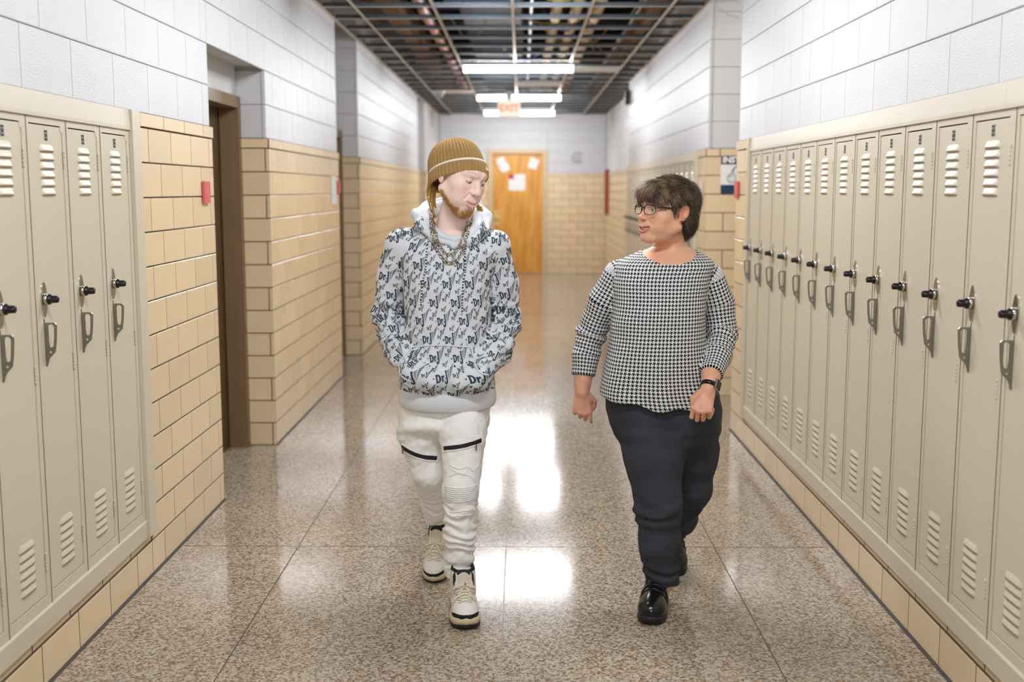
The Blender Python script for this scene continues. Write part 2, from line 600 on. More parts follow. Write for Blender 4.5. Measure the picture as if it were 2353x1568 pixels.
# dark sealant line where the walls meet the floor
for nm, pts in (('baseboard_left', [((XL, 2.0), (XL, D1[0])), ((XL, D1[1]), (XL, D2[0])), ((XL, D2[1]), (XL, D3[0])), ((XL, D3[1]), (XL, YE))]),
                ('baseboard_right', [((XR, 2.0), (XR, R1[0])), ((XR, R1[1]), (XR, LOCK_R2b)), ((XR2, LOCK_R2b), (XR2, YE))])):
    mb = MB()
    sg = 1 if nm.endswith('left') else -1
    for (x0, y0), (x1, y1) in pts:
        mb.add([(x0, y0, 0), (x0 + sg * 0.011, y0, 0), (x0, y0, 0.008), (x1, y1, 0), (x1 + sg * 0.011, y1, 0), (x1, y1, 0.008)],
               [(0, 1, 2), (3, 5, 4), (0, 3, 4, 1), (1, 4, 5, 2), (0, 2, 5, 3)])
    struct(mb.build(nm, 'cove'))


# ---- doors -----------------------------------------------------------------
def recess_door(name, a, b, ztop, x):
    """steel door set back in a recess of the left wall, at plane x"""
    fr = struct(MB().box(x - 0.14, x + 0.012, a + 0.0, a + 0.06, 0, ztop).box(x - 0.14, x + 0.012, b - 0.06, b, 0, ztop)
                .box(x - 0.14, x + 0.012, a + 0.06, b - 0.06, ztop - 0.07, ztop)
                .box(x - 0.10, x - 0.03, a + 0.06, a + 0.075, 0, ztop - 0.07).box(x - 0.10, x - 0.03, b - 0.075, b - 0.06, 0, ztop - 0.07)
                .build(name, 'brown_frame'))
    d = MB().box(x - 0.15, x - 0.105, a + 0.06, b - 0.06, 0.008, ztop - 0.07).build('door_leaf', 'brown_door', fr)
    MB().lathe([(0.025, 0), (0.025, 0.01), (0.012, 0.012), (0.012, 0.04), (0.026, 0.045), (0.028, 0.06), (0.02, 0.07)], (x - 0.105, a + 0.14, 1.0), 'x').build('door_knob', 'brass', fr, True)
    return fr


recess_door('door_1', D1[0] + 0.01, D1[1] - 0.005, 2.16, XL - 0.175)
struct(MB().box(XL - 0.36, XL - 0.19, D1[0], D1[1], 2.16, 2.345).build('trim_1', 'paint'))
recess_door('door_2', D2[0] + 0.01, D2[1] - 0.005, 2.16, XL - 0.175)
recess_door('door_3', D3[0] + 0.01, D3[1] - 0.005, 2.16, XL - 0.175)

df = struct(MB().box(FX0, DX0, YE - 0.03, YE + 0.12, 0, FZ).box(DX1, FX1, YE - 0.03, YE + 0.12, 0, FZ)
            .box(DX0, DX1, YE - 0.03, YE + 0.12, DZ, FZ).build('door_4', mat('door_frame_tan', (212, 186, 148), 0.4)))
MB().box(DX0 + 0.003, DX1 - 0.003, YE + 0.04, YE + 0.085, 0.008, DZ - 0.004).build('door_leaf', 'wood_door', df)
c = at(1141, 505, YE)
MB().box(c.x - 0.05, c.x + 0.05, YE + 0.028, YE + 0.04, c.z - 0.12, c.z + 0.18).build('push_plate', 'brass', df)
MB().lathe([(0.03, 0), (0.03, 0.01), (0.012, 0.012), (0.012, 0.05), (0.03, 0.06), (0.02, 0.075)], (c.x, YE + 0.028, c.z), 'y').build('door_knob', 'brass', df, True)


def notice(name, label, cat, x0, x1, z0, z1, y, tilt=0.0, m='white_paper', group=None):
    w, h = x1 - x0, z1 - z0
    o = MB().box(-w / 2, w / 2, -0.003, 0, -h / 2, h / 2).build(name, m)
    o.location = ((x0 + x1) / 2, y, (z0 + z1) / 2)
    o.rotation_euler = (0, tilt, 0)
    return tag(o, label, cat, group)


def px_notice(name, label, x0, y0, x1, y1, Y, tilt=0.0, m='white_paper'):
    a, b = at(x0, y1, Y), at(x1, y0, Y)
    return notice(name, label, 'paper', a.x, b.x, a.z, b.z, Y + 0.0, tilt, m)


yd = YE + 0.04
px_notice('paper_sheet', 'white paper taped at the upper left of the orange door', 1144, 362, 1163, 391, yd, -0.4)
px_notice('paper_sheet', 'lower of the two overlapping white papers at upper left of orange door', 1152, 376, 1170, 394, yd - 0.004, -0.4)
px_notice('paper_sheet', 'white paper taped at the upper right of the orange door', 1215, 364, 1236, 388, yd, 0.35)
t = px_notice('door_sign', 'red and white sign with a sheet of paper in the middle of the orange door', 1169, 412, 1207, 438, yd)
t.name = 'door_sign'
a, b = at(1169, 412, yd), at(1207, 400, yd)
MB().box(-0.16, -0.06, -0.001, 0, 0.11, 0.2).build('sign_header', 'red_print', t)
MB().box(-0.06, 0.16, -0.001, 0, 0.11, 0.2).build('sign_top', 'white_paper', t)

# faint round mark painted on the end wall
c = at(1328, 363, YE)
mb = MB()
pts = [(c.x + 0.11 * math.cos(q), YE + 0.008, c.z + 0.09 * math.sin(q)) for q in np.linspace(0.7, 5.6, 20)]
mb.tube(pts, 0.014, 6)
pts = [(c.x + 0.05 * math.cos(q), YE + 0.008, c.z - 0.01 + 0.04 * math.sin(q)) for q in np.linspace(0, 2 * math.pi, 14)]
mb.tube(pts, 0.011, 6)
tag(mb.build('wall_emblem', 'grey_print'), 'faint grey round emblem on the white end wall right of the orange door', 'emblem')

# red strip on the far right wall
c0, c1 = at(1383, 390, 21.0), at(1383, 492, 21.0)
tag(MB().box(XR2 - 0.05, XR2 - 0.002, 20.85, 21.2, c1.z, c0.z).box(XR2 - 0.055, XR2 - 0.05, 20.9, 21.15, c1.z + 0.05, c0.z - 0.05).build('red_wall_panel', mat('red_panel', (150, 52, 34), 0.5)),
    'tall narrow red-brown panel on the far right tiled wall near the end', 'wall panel')


# ---- room signs ------------------------------------------------------------
def room_sign(label, x, y, z, side, s=0.105):
    sg = 1 if side == 'left' else -1
    t = thing('room_sign', label, 'sign', (x, y, z), math.pi / 2 if side == 'left' else -math.pi / 2)
    v = [(-s / 2, -0.012, -s / 2), (s / 2, -0.012, -s / 2), (s / 2, -0.012, s / 2), (-s / 2, -0.012, s / 2)]
    MB().box(-s / 2, s / 2, -0.012, 0, -s / 2, s / 2).build('plate', 'red_sign', t)
    mb = MB()
    for k in range(3):
        for q in range(3):
            mb.sphere((-0.012 + 0.009 * q, -0.0125, -0.004 + 0.011 * k), 0.0022, 6, 4)
    mb.build('raised_dots', mat('sign_marks', (236, 150, 152), 0.4), t)
    return t


room_sign('square red room sign on the tile pier left of the brown doorway', XL + 0.004, 5.555, at(474, 442, 5.55).z, 'left')
room_sign('square red room sign at the tile corner beside the second left recess', XL + 0.004, 9.61, at(781, 430, 9.6).z, 'left')
room_sign('small pinkish red room sign on the tiled corner right of the woman', XR - 0.004, 7.43, at(1694, 436, 7.43).z, 'right')
p0, p1 = at(763, 470, 9.4), at(780, 405, 9.4)
tag(MB().box(XL + 0.003, XL + 0.007, 9.27, 9.5, p0.z, p1.z).build('wall_notice', 'white_paper'), 'white paper notice on the left tiled wall beside a red sign', 'paper')
p0, p1 = at(1606, 470, 8.95), at(1620, 415, 8.95)
tag(MB().box(XR - 0.007, XR - 0.003, 8.86, 9.05, p0.z, p1.z).build('wall_notice', mat('peach_paper', (236, 216, 192), 0.7)), 'pale peach notice on the tiled corner behind the woman', 'paper')

# poster with navy bands on the far jamb of the right recess
yp = R1[1] - 0.002
a, b = at(1655, 445, yp), at(1690, 358, yp)
pw = 0.27
po = thing('poster', 'navy and white poster reading INST on the tiled recess wall', 'poster', (a.x, yp, a.z))
hh = b.z - a.z
MB().box(0, pw, -0.004, 0, 0, hh).build('sheet', 'white_paper', po)
MB().box(0, pw, -0.005, -0.004, 0, hh * 0.23).build('lower_band', 'navy', po)
MB().box(0, pw, -0.005, -0.004, hh * 0.77, hh).build('upper_band', 'navy', po)
tm = link('lettering', text_mesh('INST', 0.062, 'white_paper', 'lettering', 0.003, 'LEFT'), po)
tm.location = (0.012, -0.0056, hh * 0.77 + 0.014); tm.rotation_euler = (math.pi / 2, 0, 0)
mb = MB()
mb.tube([(0.085 + 0.036 * math.cos(q), -0.0045, hh * 0.41 + 0.036 * math.sin(q)) for q in np.linspace(0, 2 * math.pi, 24)], 0.003, 6)
mb.tube([(0.085 + 0.025 * math.cos(q), -0.0045, hh * 0.41 + 0.025 * math.sin(q)) for q in np.linspace(0, 2 * math.pi, 20)], 0.002, 6)
mb.tube([(0.070, -0.0045, hh * 0.45), (0.1, -0.0045, hh * 0.45), (0.070, -0.0045, hh * 0.37), (0.1, -0.0045, hh * 0.37)], 0.003, 6)
mb.build('round_mark', 'grey_print', po)
mb = MB()
mb.tube([(0.088, -0.0045, hh * 0.57), (0.096, -0.0045, hh * 0.66), (0.12, -0.0045, hh * 0.73), (0.15, -0.0045, hh * 0.745)], [0.006, 0.005, 0.004, 0.003], 6)
mb.build('arrow_mark', mat('blue_print', (60, 110, 150), 0.5), po)

# ================================================================== ceiling grid
ce = struct(MB().box(XL - 0.02, XL + 0.012, YN, YE, ZC - 0.004, ZC + 0.001).box(XR - 0.0, XR + 0.02, YN, LOCK_R2b, ZC - 0.004, ZC + 0.001)
            .box(XL, XR2, YE - 0.015, YE + 0.03, ZC - 0.004, ZC + 0.001).box(XR2 - 0.012, XR2 + 0.03, LOCK_R2b, YE, ZC - 0.004, ZC + 0.001)
            .box(XR, XR2 + 0.02, LOCK_R2b - 0.01, LOCK_R2b + 0.01, ZC - 0.004, ZC + 0.001)
            .build('ceiling', 'tee'))
RX = [-0.067 + 0.61 * k for k in (-2, -1, 0, 1, 2)]
mr0 = MB()
mr0.box(-0.012, 0.012, YN, YE, 0, 0.0015)
mr0.cur = 1
mr0.box(-0.0015, 0.0015, YN, YE, 0.0015, 0.040)
mr0.box(-0.004, 0.004, YN, YE, 0.040, 0.048)
mm = mr0.mesh('main_runner', ['tee', 'tee_web'])
for x in RX:
    o = link('main_runner', mm, ce)
    o.location = (x, 0, ZC)
xs_ = [XL + 0.01] + RX + [XR]
TEE = {}
y = 8.99 - 0.61 * 9
while y < YE - 0.1:
    xr = XR if y < LOCK_R2b else XR2
    for a, b in zip(xs_[:-1], xs_[1:-1] + [xr]):
        w = round(b - a - 0.003, 3)
        if w not in TEE:
            mb = MB().box(0, w, -0.012, 0.012, 0, 0.0015)
            mb.cur = 1
            mb.box(0, w, -0.0015, 0.0015, 0.0015, 0.036)
            TEE[w] = mb.mesh('cross_tee', ['tee', 'tee_web'])
        o = link('cross_tee', TEE[w], ce)
        o.location = (a + 0.0015, y, ZC + 0.0005)
    y += 0.61
for x, yy in ((RX[0], 8.99 + 0.61 * 12), (RX[2], 8.99 + 0.61 * 10), (RX[3], 8.99 + 0.61 * 7)):
    MB().box(x + 0.003, x + 0.607, yy + 0.003, yy + 0.607, ZC + 0.002, ZC + 0.017).build('lay_in_panel', 'panel', ce)

# ---- things above the grid ---------------------------------------------------
for k, y in enumerate(np.arange(3.2, 21.5, 1.22)):
    tag(MB().box(XL - 0.02, XR2 + 0.02, y - 0.05, y + 0.05, 3.62, 3.64).box(XL - 0.02, XR2 + 0.02, y - 0.05, y + 0.05, 3.90, 3.92).box(XL - 0.02, XR2 + 0.02, y - 0.006, y + 0.006, 3.64, 3.90)
        .build('steel_joist', 'beam'), '%s dark steel joist above the open ceiling grid, counted from the viewer' % ORD[k], 'joist', 'steel joists above the open ceiling grid')


def pipe(name, label, x, z, r, m, y0=YN + 0.1, y1=YE - 0.1, cat='pipe', bands=0):
    t = thing(name, label, cat, (x, 0, z))
    MB().tube([(0, y0, 0), (0, y1, 0)], r, 12).build('run', m, t, True)
    hm = MB().tube([(0, 0, 0), (0, 0.05, 0)], r * 1.12, 12).box(-0.004, 0.004, 0.02, 0.03, r, ZP - z).mesh('hanger', 'beam')
    yy = max(y0 + 0.6, 7.0)
    while yy < y1:
        link('hanger', hm, t).location = (0, yy, 0)
        yy += 1.83
    return t


for x, lab in ((0.36, 'tan insulated pipe above the grid, leftmost of three'), (0.56, 'tan insulated pipe above the grid, middle of three'), (0.78, 'tan insulated pipe above the grid, rightmost of three')):
    pipe('insulated_pipe', lab, x, 3.42, 0.055, 'tan_pipe')
pipe('copper_pipe', 'reddish copper pipe above the left side of the ceiling grid', -0.93, 3.30, 0.05, 'copper')
pipe('conduit', 'thin grey conduit above the middle of the ceiling grid', 0.10, 3.36, 0.018, 'steel')
pipe('conduit', 'thin grey conduit above the far right of the ceiling grid', 1.12, 3.30, 0.016, 'steel')
tag(MB().box(-0.62, 0.02, 8.0, 21.0, 3.55, 3.6).box(-0.6, 0.0, 8.0, 21.0, 3.35, 3.37).box(-0.6, -0.58, 8.0, 21.0, 3.37, 3.55).box(-0.02, 0.0, 8.0, 21.0, 3.37, 3.55).build('air_duct', 'beam'), 'dark rectangular air duct above the middle of the grid', 'duct')
tag(MB().box(-0.70, 0.0, 10.55, 10.62, 3.26, 3.31).box(-0.70, -0.66, 10.55, 10.62, 3.31, 3.34).box(-0.04, 0.0, 10.55, 10.62, 3.31, 3.34).build('duct_support', 'duct'), 'blue-grey metal channel hung across the plenum', 'channel')
tag(MB().box(-1.25, -1.12, 8, 21, 3.2, 3.4).box(-1.26, -1.11, 8, 21, 3.4, 3.42).build('timber_beam', 'wood_beam'), 'brown timber beam along the left side above the grid', 'beam')
tag(MB().box(1.22, 1.3, 8, 21, 3.25, 3.42).box(1.2, 1.32, 8, 21, 3.42, 3.44).build('timber_beam', 'wood_beam'), 'brown timber beam along the right side above the grid', 'beam')

rnd = random.Random(3)
WIRE_LAB = ['white', 'yellow', 'blue']
for k in range(15):
    y0 = 8.6 + k * 0.42
    x0 = rnd.uniform(-1.25, 1.2)
    m = ('cable_w', 'cable_y', 'cable_b')[k % 3]
    pts = []
    L = rnd.uniform(0.3, 0.9)
    sag = rnd.uniform(0.2, 0.55)
    ang = rnd.uniform(-0.5, 0.5)
    for q in np.linspace(0, 1, 14):
        pts.append((max(-1.4, min(1.3, x0 + L * (q - 0.5) * math.cos(ang) + 0.03 * math.sin(q * 9 + k))), y0 + L * (q - 0.5) * math.sin(ang), 3.24 - (3.24 - 3.0565) * min(1.0, 1.25 * 4 * q * (1 - q))))
    o = MB().tube(pts, 0.0065, 6).build('loose_cable', m, None, True)
    tag(o, '%s loose %s cable above the ceiling grid, counted from the viewer' % (ORD[k // 3], WIRE_LAB[k % 3]), 'cable', 'loose %s cables above the grid' % WIRE_LAB[k % 3])
c = at(1660, 30, 8.7)
pts = [at(1638, -6, 8.66), at(1645, 12, 8.66), at(1660, 26, 8.66), at(1680, 36, 8.66), at(1697, 40, 8.66)]
tag(MB().tube(pts, 0.004, 6).build('hanging_wire', 'cable_w', None, True), 'thin white wire hanging from the ceiling edge beside the right recess', 'wire')


# ---- lamps -------------------------------------------------------------------
def lamp(y, label, x=-0.03, hw=0.615, z=ZC - 0.09, dm='lamp'):
    t = thing('ceiling_light', label, 'light', (x, y, z), 0, 'strip lights across the corridor')
    n = 10
    prof = [(0.075 * math.cos(q), -0.062 * math.sin(q) + 0.0) for q in np.linspace(0, math.pi, n)]
    V, F = [], []
    for x in (-hw + 0.014, hw - 0.014):
        for (py, pz) in prof:
            V.append((x, py, pz + 0.055))
    for i in range(n - 1):
        F.append((i, i + 1, n + i + 1, n + i))
    F.append((0, n, 2 * n - 1, n - 1))
    MB().add(V, F).build('diffuser', dm, t, False)
    MB().box(-hw, hw, -0.08, 0.08, 0.056, 0.086).build('housing', 'lamp_body', t)
    for s in (-1, 1):
        MB().box(min(s * hw, s * (hw - 0.013)), max(s * hw, s * (hw - 0.013)), -0.078, 0.078, -0.008, 0.056).build('end_cap', 'lamp_body', t)
        MB().lathe([(0.016, 0), (0.02, 0.012), (0.014, 0.03), (0.005, 0.032), (0.005, 0.09)], (s * (hw - 0.095), -0.03, 0.085), 'z', 10).build('hanger', 'chrome', t, True)
    return t


names = ['strip light farthest behind the viewpoint', 'strip light just behind the viewpoint', 'strip light between the viewpoint and the walking pair', 'strip light above the walking pair', 'strip light just out of view before the first visible one',
         'nearest and largest lit strip light in view', 'middle strip light in view, above the exit sign', 'farthest strip light in view, partly behind the exit sign']
for y, nm in zip(LAMP_Y, names):
    lamp(y, nm)

lamp((R1[0] + R1[1]) / 2, 'unseen short strip light added to brighten the recess on the right', XR + 0.75, 0.45, dm='recess_fill')  # added fill, hidden behind the near wall, to brighten the far jamb
MB().box(XR + 0.03, XR + 1.4, R1[0] + 0.03, R1[1] - 0.03, ZC + 0.085, ZC + 0.10).build('recess_panel', 'panel', ce)

# exit sign
c = at(1170, 248, 16.55)
ex = thing('exit_sign', 'illuminated white exit sign with red letters hanging below the ceiling', 'sign', (c.x, 16.55, c.z))
MB().box(-0.16, 0.16, -0.02, 0.02, -0.115, 0.115).build('case', 'exit', ex)
MB().box(-0.05, 0.05, -0.015, 0.015, 0.115, ZC - c.z).build('bracket', 'lamp_body', ex)
tm = link('lettering', text_mesh('EXIT', 0.14, 'exit_red', 'lettering', 0.004), ex)
tm.location = (0, -0.0215, -0.05); tm.rotation_euler = (math.pi / 2, 0, 0)
# dome camera and wall speaker
c = at(1010, 222, 16.3)
t = thing('dome_camera', 'white security camera dome under the left side of the ceiling', 'camera', (c.x, 16.3, ZC))
MB().lathe([(0.075, 0.0), (0.075, -0.05), (0.06, -0.055)], (0, 0, 0), 'z', 20).build('housing', 'lamp_body', t, True)
MB().lathe([(0.058, -0.05), (0.055, -0.08), (0.04, -0.105), (0.02, -0.118), (0.002, -0.12)], (0, 0, 0), 'z', 20).build('dome', mat('dome_grey', (170, 176, 184), 0.15), t, True)
c = at(1432, 229, 15.3)
t = thing('wall_speaker', 'small black speaker box high on the right wall', 'speaker', (XR - 0.0, 15.0, c.z))
MB().box(-0.06, 0, -0.06, 0.06, -0.09, 0.09).build('case', 'black_plastic', t)
MB().box(-0.064, -0.06, -0.05, 0.05, -0.08, 0.08).build('grille', 'dark', t)

# ================================================================== lockers
LP = 0.3105              # locker pitch
LZ0, LZ1 = 0.262, 1.832  # locker unit bottom, top
DU0, DU1 = 0.020, 0.281  # door, across the unit
DZ0, DZ1 = 0.298, 1.810
LFR = 0.012              # frame stands proud of the wall plane


def louver_mesh():
    nu, nt = 12, 5
    w, h, d = 0.108, 0.022, 0.0075
    V, F = [], []
    for j in range(nt + 1):
        tt = j / nt
        for i in range(nu + 1):
            s = -1 + 2 * i / nu
            e = (1 - abs(s) ** 6) ** 0.5
            dep = d * e * math.sin(tt * math.pi / 2) ** 1.2
            z = h * (1 - tt) if True else 0
            z = z - 0.002 * (1 - e)
            V.append((s * w / 2, -dep, z * (0.55 + 0.45 * e)))
    for j in range(nt):
        for i in range(nu):
            a = j * (nu + 1) + i
            F.append((a, a + 1, a + nu + 2, a + nu + 1))
    o = len(V)
    for i in range(nu + 1):                       # underside, tucked back
        p = V[nt * (nu + 1) + i]
        V.append((p[0] * 0.97, 0.0, p[2] + 0.003))
    for i in range(nu):
        a = nt * (nu + 1) + i
        F.append((a, a + 1, o + i + 1, o + i))
    return MB().add(V, F).mesh('louver', 'locker', True)


def handle_mesh():
    outer = [(0, 0.155), (0, 0.142), (0.034, 0.142), (0.039, 0.136), (0.039, 0.12), (0.036, 0.08), (0.031, 0.046), (0.022, 0.036), (0.012, 0.026), (0.006, 0.012), (0.004, 0.0), (0, 0.0)]
    slot = [(0.011, 0.128), (0.016, 0.136), (0.027, 0.136), (0.032, 0.128), (0.030, 0.09), (0.027, 0.066), (0.021, 0.060), (0.014, 0.064), (0.011, 0.08)]
    hole = [(0.0165 + 0.0045 * math.cos(q), 0.046 + 0.0045 * math.sin(q)) for q in np.linspace(0, 2 * math.pi, 11)[:-1]]
    me = flat_shape([outer, slot, hole], 0.007, 'handle', 'steel')
    for v in me.vertices:                         # profile is (reach, height); turn it to stand out from the door
        r, t, z = v.co.x, v.co.y, v.co.z
        v.co = (t + 0.0035, -r, z)
    me.update()
    return me


def lock_meshes():
    pl = [(0.021 * math.sin(q) * abs(math.sin(q)) ** 0.25, 0.057 * math.cos(q)) for q in np.linspace(0, 2 * math.pi, 33)[:-1]]
    plate = flat_shape([pl], 0.004, 'lock_plate', 'chrome')
    mb = MB().lathe([(0.020, 0.0), (0.020, 0.008), (0.017, 0.011)], (0, -0.003, 0), 'y', 18)
    collar = mb.mesh('lock_collar', 'chrome', True)
    mb = MB().lathe([(0.017, 0.010), (0.0175, 0.016), (0.0125, 0.020), (0.0125, 0.022), (0.0115, 0.040), (0.010, 0.042), (0.002, 0.0425)], (0, -0.003, 0), 'y', 18)
    dial = mb.mesh('dial', 'black_plastic', True)
    mb = MB()
    for k in range(20):
        a = 2 * math.pi * k / 20
        mb.box(0.0165 * math.cos(a) - 0.0006, 0.0165 * math.cos(a) + 0.0006, -0.0192, -0.0185, 0.0165 * math.sin(a) - 0.0006, 0.0165 * math.sin(a) + 0.0006)
    ticks = mb.mesh('dial_marks', 'white_paper')
    return plate, collar, dial, ticks


def plate_mesh():
    mb = MB().box(-0.012, 0.012, -0.0012, 0, -0.017, 0.017)
    mb.cur = 1
    for z in (-0.0125, 0.0125):
        for x in (-0.008, -0.004, 0.0, 0.004, 0.008):
            mb.box(x - 0.0012, x + 0.0012, -0.0016, -0.0012, z - 0.0025, z + 0.0025)
    for x in (-0.0055, 0, 0.0055):
        mb.box(x - 0.0016, x + 0.0016, -0.0016, -0.0012, -0.005, 0.005)
    return mb.mesh('number_plate', ['plate', 'dark'])


LV, HM, NPM = louver_mesh(), handle_mesh(), plate_mesh()
LPL, LCO, LDI, LTI = lock_meshes()


def make_locker(detail=True):
    t = thing('locker', 'locker', 'locker')
    w = LP
    mb = MB().box(0, DU0, -LFR, 0.004, LZ0, LZ1).box(DU1, w, -LFR, 0.004, LZ0, LZ1).box(DU0, DU1, -LFR, 0.004, DZ1, LZ1).box(DU0, DU1, -LFR, 0.004, LZ0, DZ0)
    mb.box(DU1 - 0.014, DU1, -LFR, 0.004, DZ1 - 0.02, DZ1)       # corner tab over the hinge side
    mb.cur = 1
    mb.box(0.0, w, 0.004, 0.30, LZ0, LZ1)
    mb.build('body', ['locker', 'locker_in'], t)
    # thin raised line where two frames meet
    MB().box(-0.0015, 0.0015, -LFR - 0.0015, -LFR, LZ0, LZ1).build('frame_seam', 'locker_in', t)
    g = 0.0025
    dp = LFR - 0.002
    d = MB().add(*door_shell(DU0 + g, DU1 - g, DZ0 + g, DZ1 - g * 1.6, dp)).build('door', 'locker', t)
    uc = (DU0 + DU1) / 2
    if detail:
        for base in (1.585, 0.355):
            for k in range(6):
                o = link('louver', LV, d)
                o.location = (uc, -dp - 0.0001, base + 0.0278 * k)
    else:
        for base in (1.585, 0.355):
            mb = MB()
            for k in range(6):
                mb.add([(v.co.x + uc, v.co.y - dp, v.co.z + base + 0.0278 * k) for v in LV.vertices], [tuple(p.vertices) for p in LV.polygons])
            mb.build('louver_bank', 'locker', d, True)['kind'] = 'stuff'
    o = link('handle', HM, d); o.location = (0.062, -dp, 1.035)
    o = link('lock_plate', LPL, d); o.location = (0.066, -dp, 1.252)
    o = link('dial', LDI, d); o.location = (0.066, -dp - 0.003, 1.252)
    if detail:
        o = link('lock_collar', LCO, d); o.location = (0.066, -dp - 0.003, 1.252)
        o = link('dial_marks', LTI, d); o.location = (0.066, -dp - 0.003, 1.252)
        o = link('number_plate', NPM, d); o.location = (uc, -dp, 1.775)
        for z in (1.70, 1.02, 0.41):
            mb = MB()
            for k in range(5):
                mb.lathe([(0.0036, 0.0), (0.0042, 0.001), (0.0042, 0.0105), (0.0036, 0.0115)], (DU1 + 0.001, -LFR - 0.0005, z - 0.03 + 0.0122 * k), 'z', 8)
            mb.build('hinge', 'locker', t, True)
    return t


def door_shell(u0, u1, z0, z1, p):
    c = 0.003
    v = []
    for (i, y) in ((0, 0.002), (0, -(p - 0.002)), (c, -p)):
        v += [(u0 + i, y, z0 + i), (u1 - i, y, z0 + i), (u1 - i, y, z1 - i), (u0 + i, y, z1 - i)]
    f = [(8, 9, 10, 11)]
    for L0 in (0, 4):
        for k in range(4):
            k2 = (k + 1) % 4
            f.append((L0 + k, L0 + k2, L0 + 4 + k2, L0 + 4 + k))
    return v, f


proto = make_locker(True)
LKL0 = 4.475                    # left bank ends here, the right bank starts at LKR0
LKR0 = 6.985
first = True
for k in range(6):
    o = proto if first else copy_tree(proto)
    first = False
    o.location = (XL, LKL0 - LP * (k + 1), 0)
    o.rotation_euler = (0, 0, math.pi / 2)
    tag(o, 'beige steel locker in the left bank, %s from the tiled pier' % ORD[k], 'locker', 'lockers along the left wall')
for k in range(15):
    o = copy_tree(proto)
    o.location = (XR, LKR0 - LP * k, 0)
    o.rotation_euler = (0, 0, -math.pi / 2)
    tag(o, 'beige steel locker in the near right bank, %s from the tiled corner' % ORD[k], 'locker', 'lockers along the near right wall')
far0 = make_locker(False)
nf = int((LOCK_R2b - 0.08 - LOCK_R2a - 0.07) / LP)
for k in range(nf):
    o = far0 if k == 0 else copy_tree(far0)
    o.location = (XR, LOCK_R2a + 0.07 + LP * (k + 1), 0)
    o.rotation_euler = (0, 0, -math.pi / 2)
    tag(o, 'beige locker in the far right bank behind the woman, %s from the tiled corner' % ORD[k], 'locker', 'lockers along the far right wall')


def surround(where, side, y0, y1, post_y, post_w):
    """painted steel trim around a bank: sloping header, base rail and end post"""
    X = XL if side == 'left' else XR
    sg = 1 if side == 'left' else -1
    oy = (y0 + y1) / 2

    def prism(nm, prof, a, b, t):
        n = len(prof)
        V = [(sg * p, yy - oy, z) for yy in (a, b) for p, z in prof]
        F = [tuple(range(n)), tuple(range(2 * n - 1, n - 1, -1))] + [(i, (i + 1) % n, n + (i + 1) % n, n + i) for i in range(n)]
        return MB().add(V, F).build(nm, 'locker', t)
    th_ = thing('locker_header', 'sloping beige steel header along the top of the %s locker bank' % where, 'header trim', (X, oy, 0))
    tb_ = thing('locker_base_rail', 'beige steel base rail along the bottom of the %s locker bank' % where, 'base rail', (X, oy, 0))
    tp_ = thing('locker_end_post', 'beige steel end post closing the %s locker bank' % where, 'end post', (X, oy, 0))
    L, a = 1.83, max(y0, y1)
    while a > min(y0, y1) + 0.01:
        b = max(a - L, min(y0, y1))
        prism('header_length', [(0.0, LZ1), (0.020, LZ1), (0.020, LZ1 + 0.012), (0.016, ZT - 0.003), (0.0, ZT - 0.003)], b + 0.0008, a - 0.0008, th_)
        prism('rail_length', [(0.0, 0.187), (0.016, 0.187), (0.018, LZ0 - 0.006), (0.014, LZ0), (0.0, LZ0)], b + 0.0006, a - 0.0006, tb_)
        a = b
    prism('post_face', [(0.0, 0.187), (0.024, 0.187), (0.024, ZT - 0.002), (0.0, ZT - 0.002)], post_y, post_y + post_w, tp_)
    prism('post_bead', [(0.024, 0.19), (0.027, 0.19), (0.027, ZT - 0.004), (0.024, ZT - 0.004)], post_y + 0.002, post_y + 0.008, tp_)


surround('left', 'left', 2.4, LKL0, LKL0 + 0.001, LOCK_L1 - LKL0 - 0.002)
surround('near right', 'right', 2.2, LKR0, LKR0 + 0.001, LOCK_R1 - LKR0 - 0.002)
surround('far right', 'right', LOCK_R2a + 0.07, LOCK_R2b, LOCK_R2a + 0.001, 0.068)

# ================================================================== organic shapes: distance fields and surface nets
f32 = np.float32


def axis_grid(lo, hi, coarse, fines=()):
    """grid line positions between lo and hi; fines = [(a, b, step)] finer spans"""
    pts = []
    p = lo
    while p < hi:
        st = coarse
        for a, b, s in fines:
            if a <= p < b:
                st = min(st, s)
        pts.append(p)
        nxt = p + st
        for a, b, s in fines:
            if p < a < nxt:
                nxt = a
        p = nxt
    pts.append(hi)
    return np.array(pts, f32)


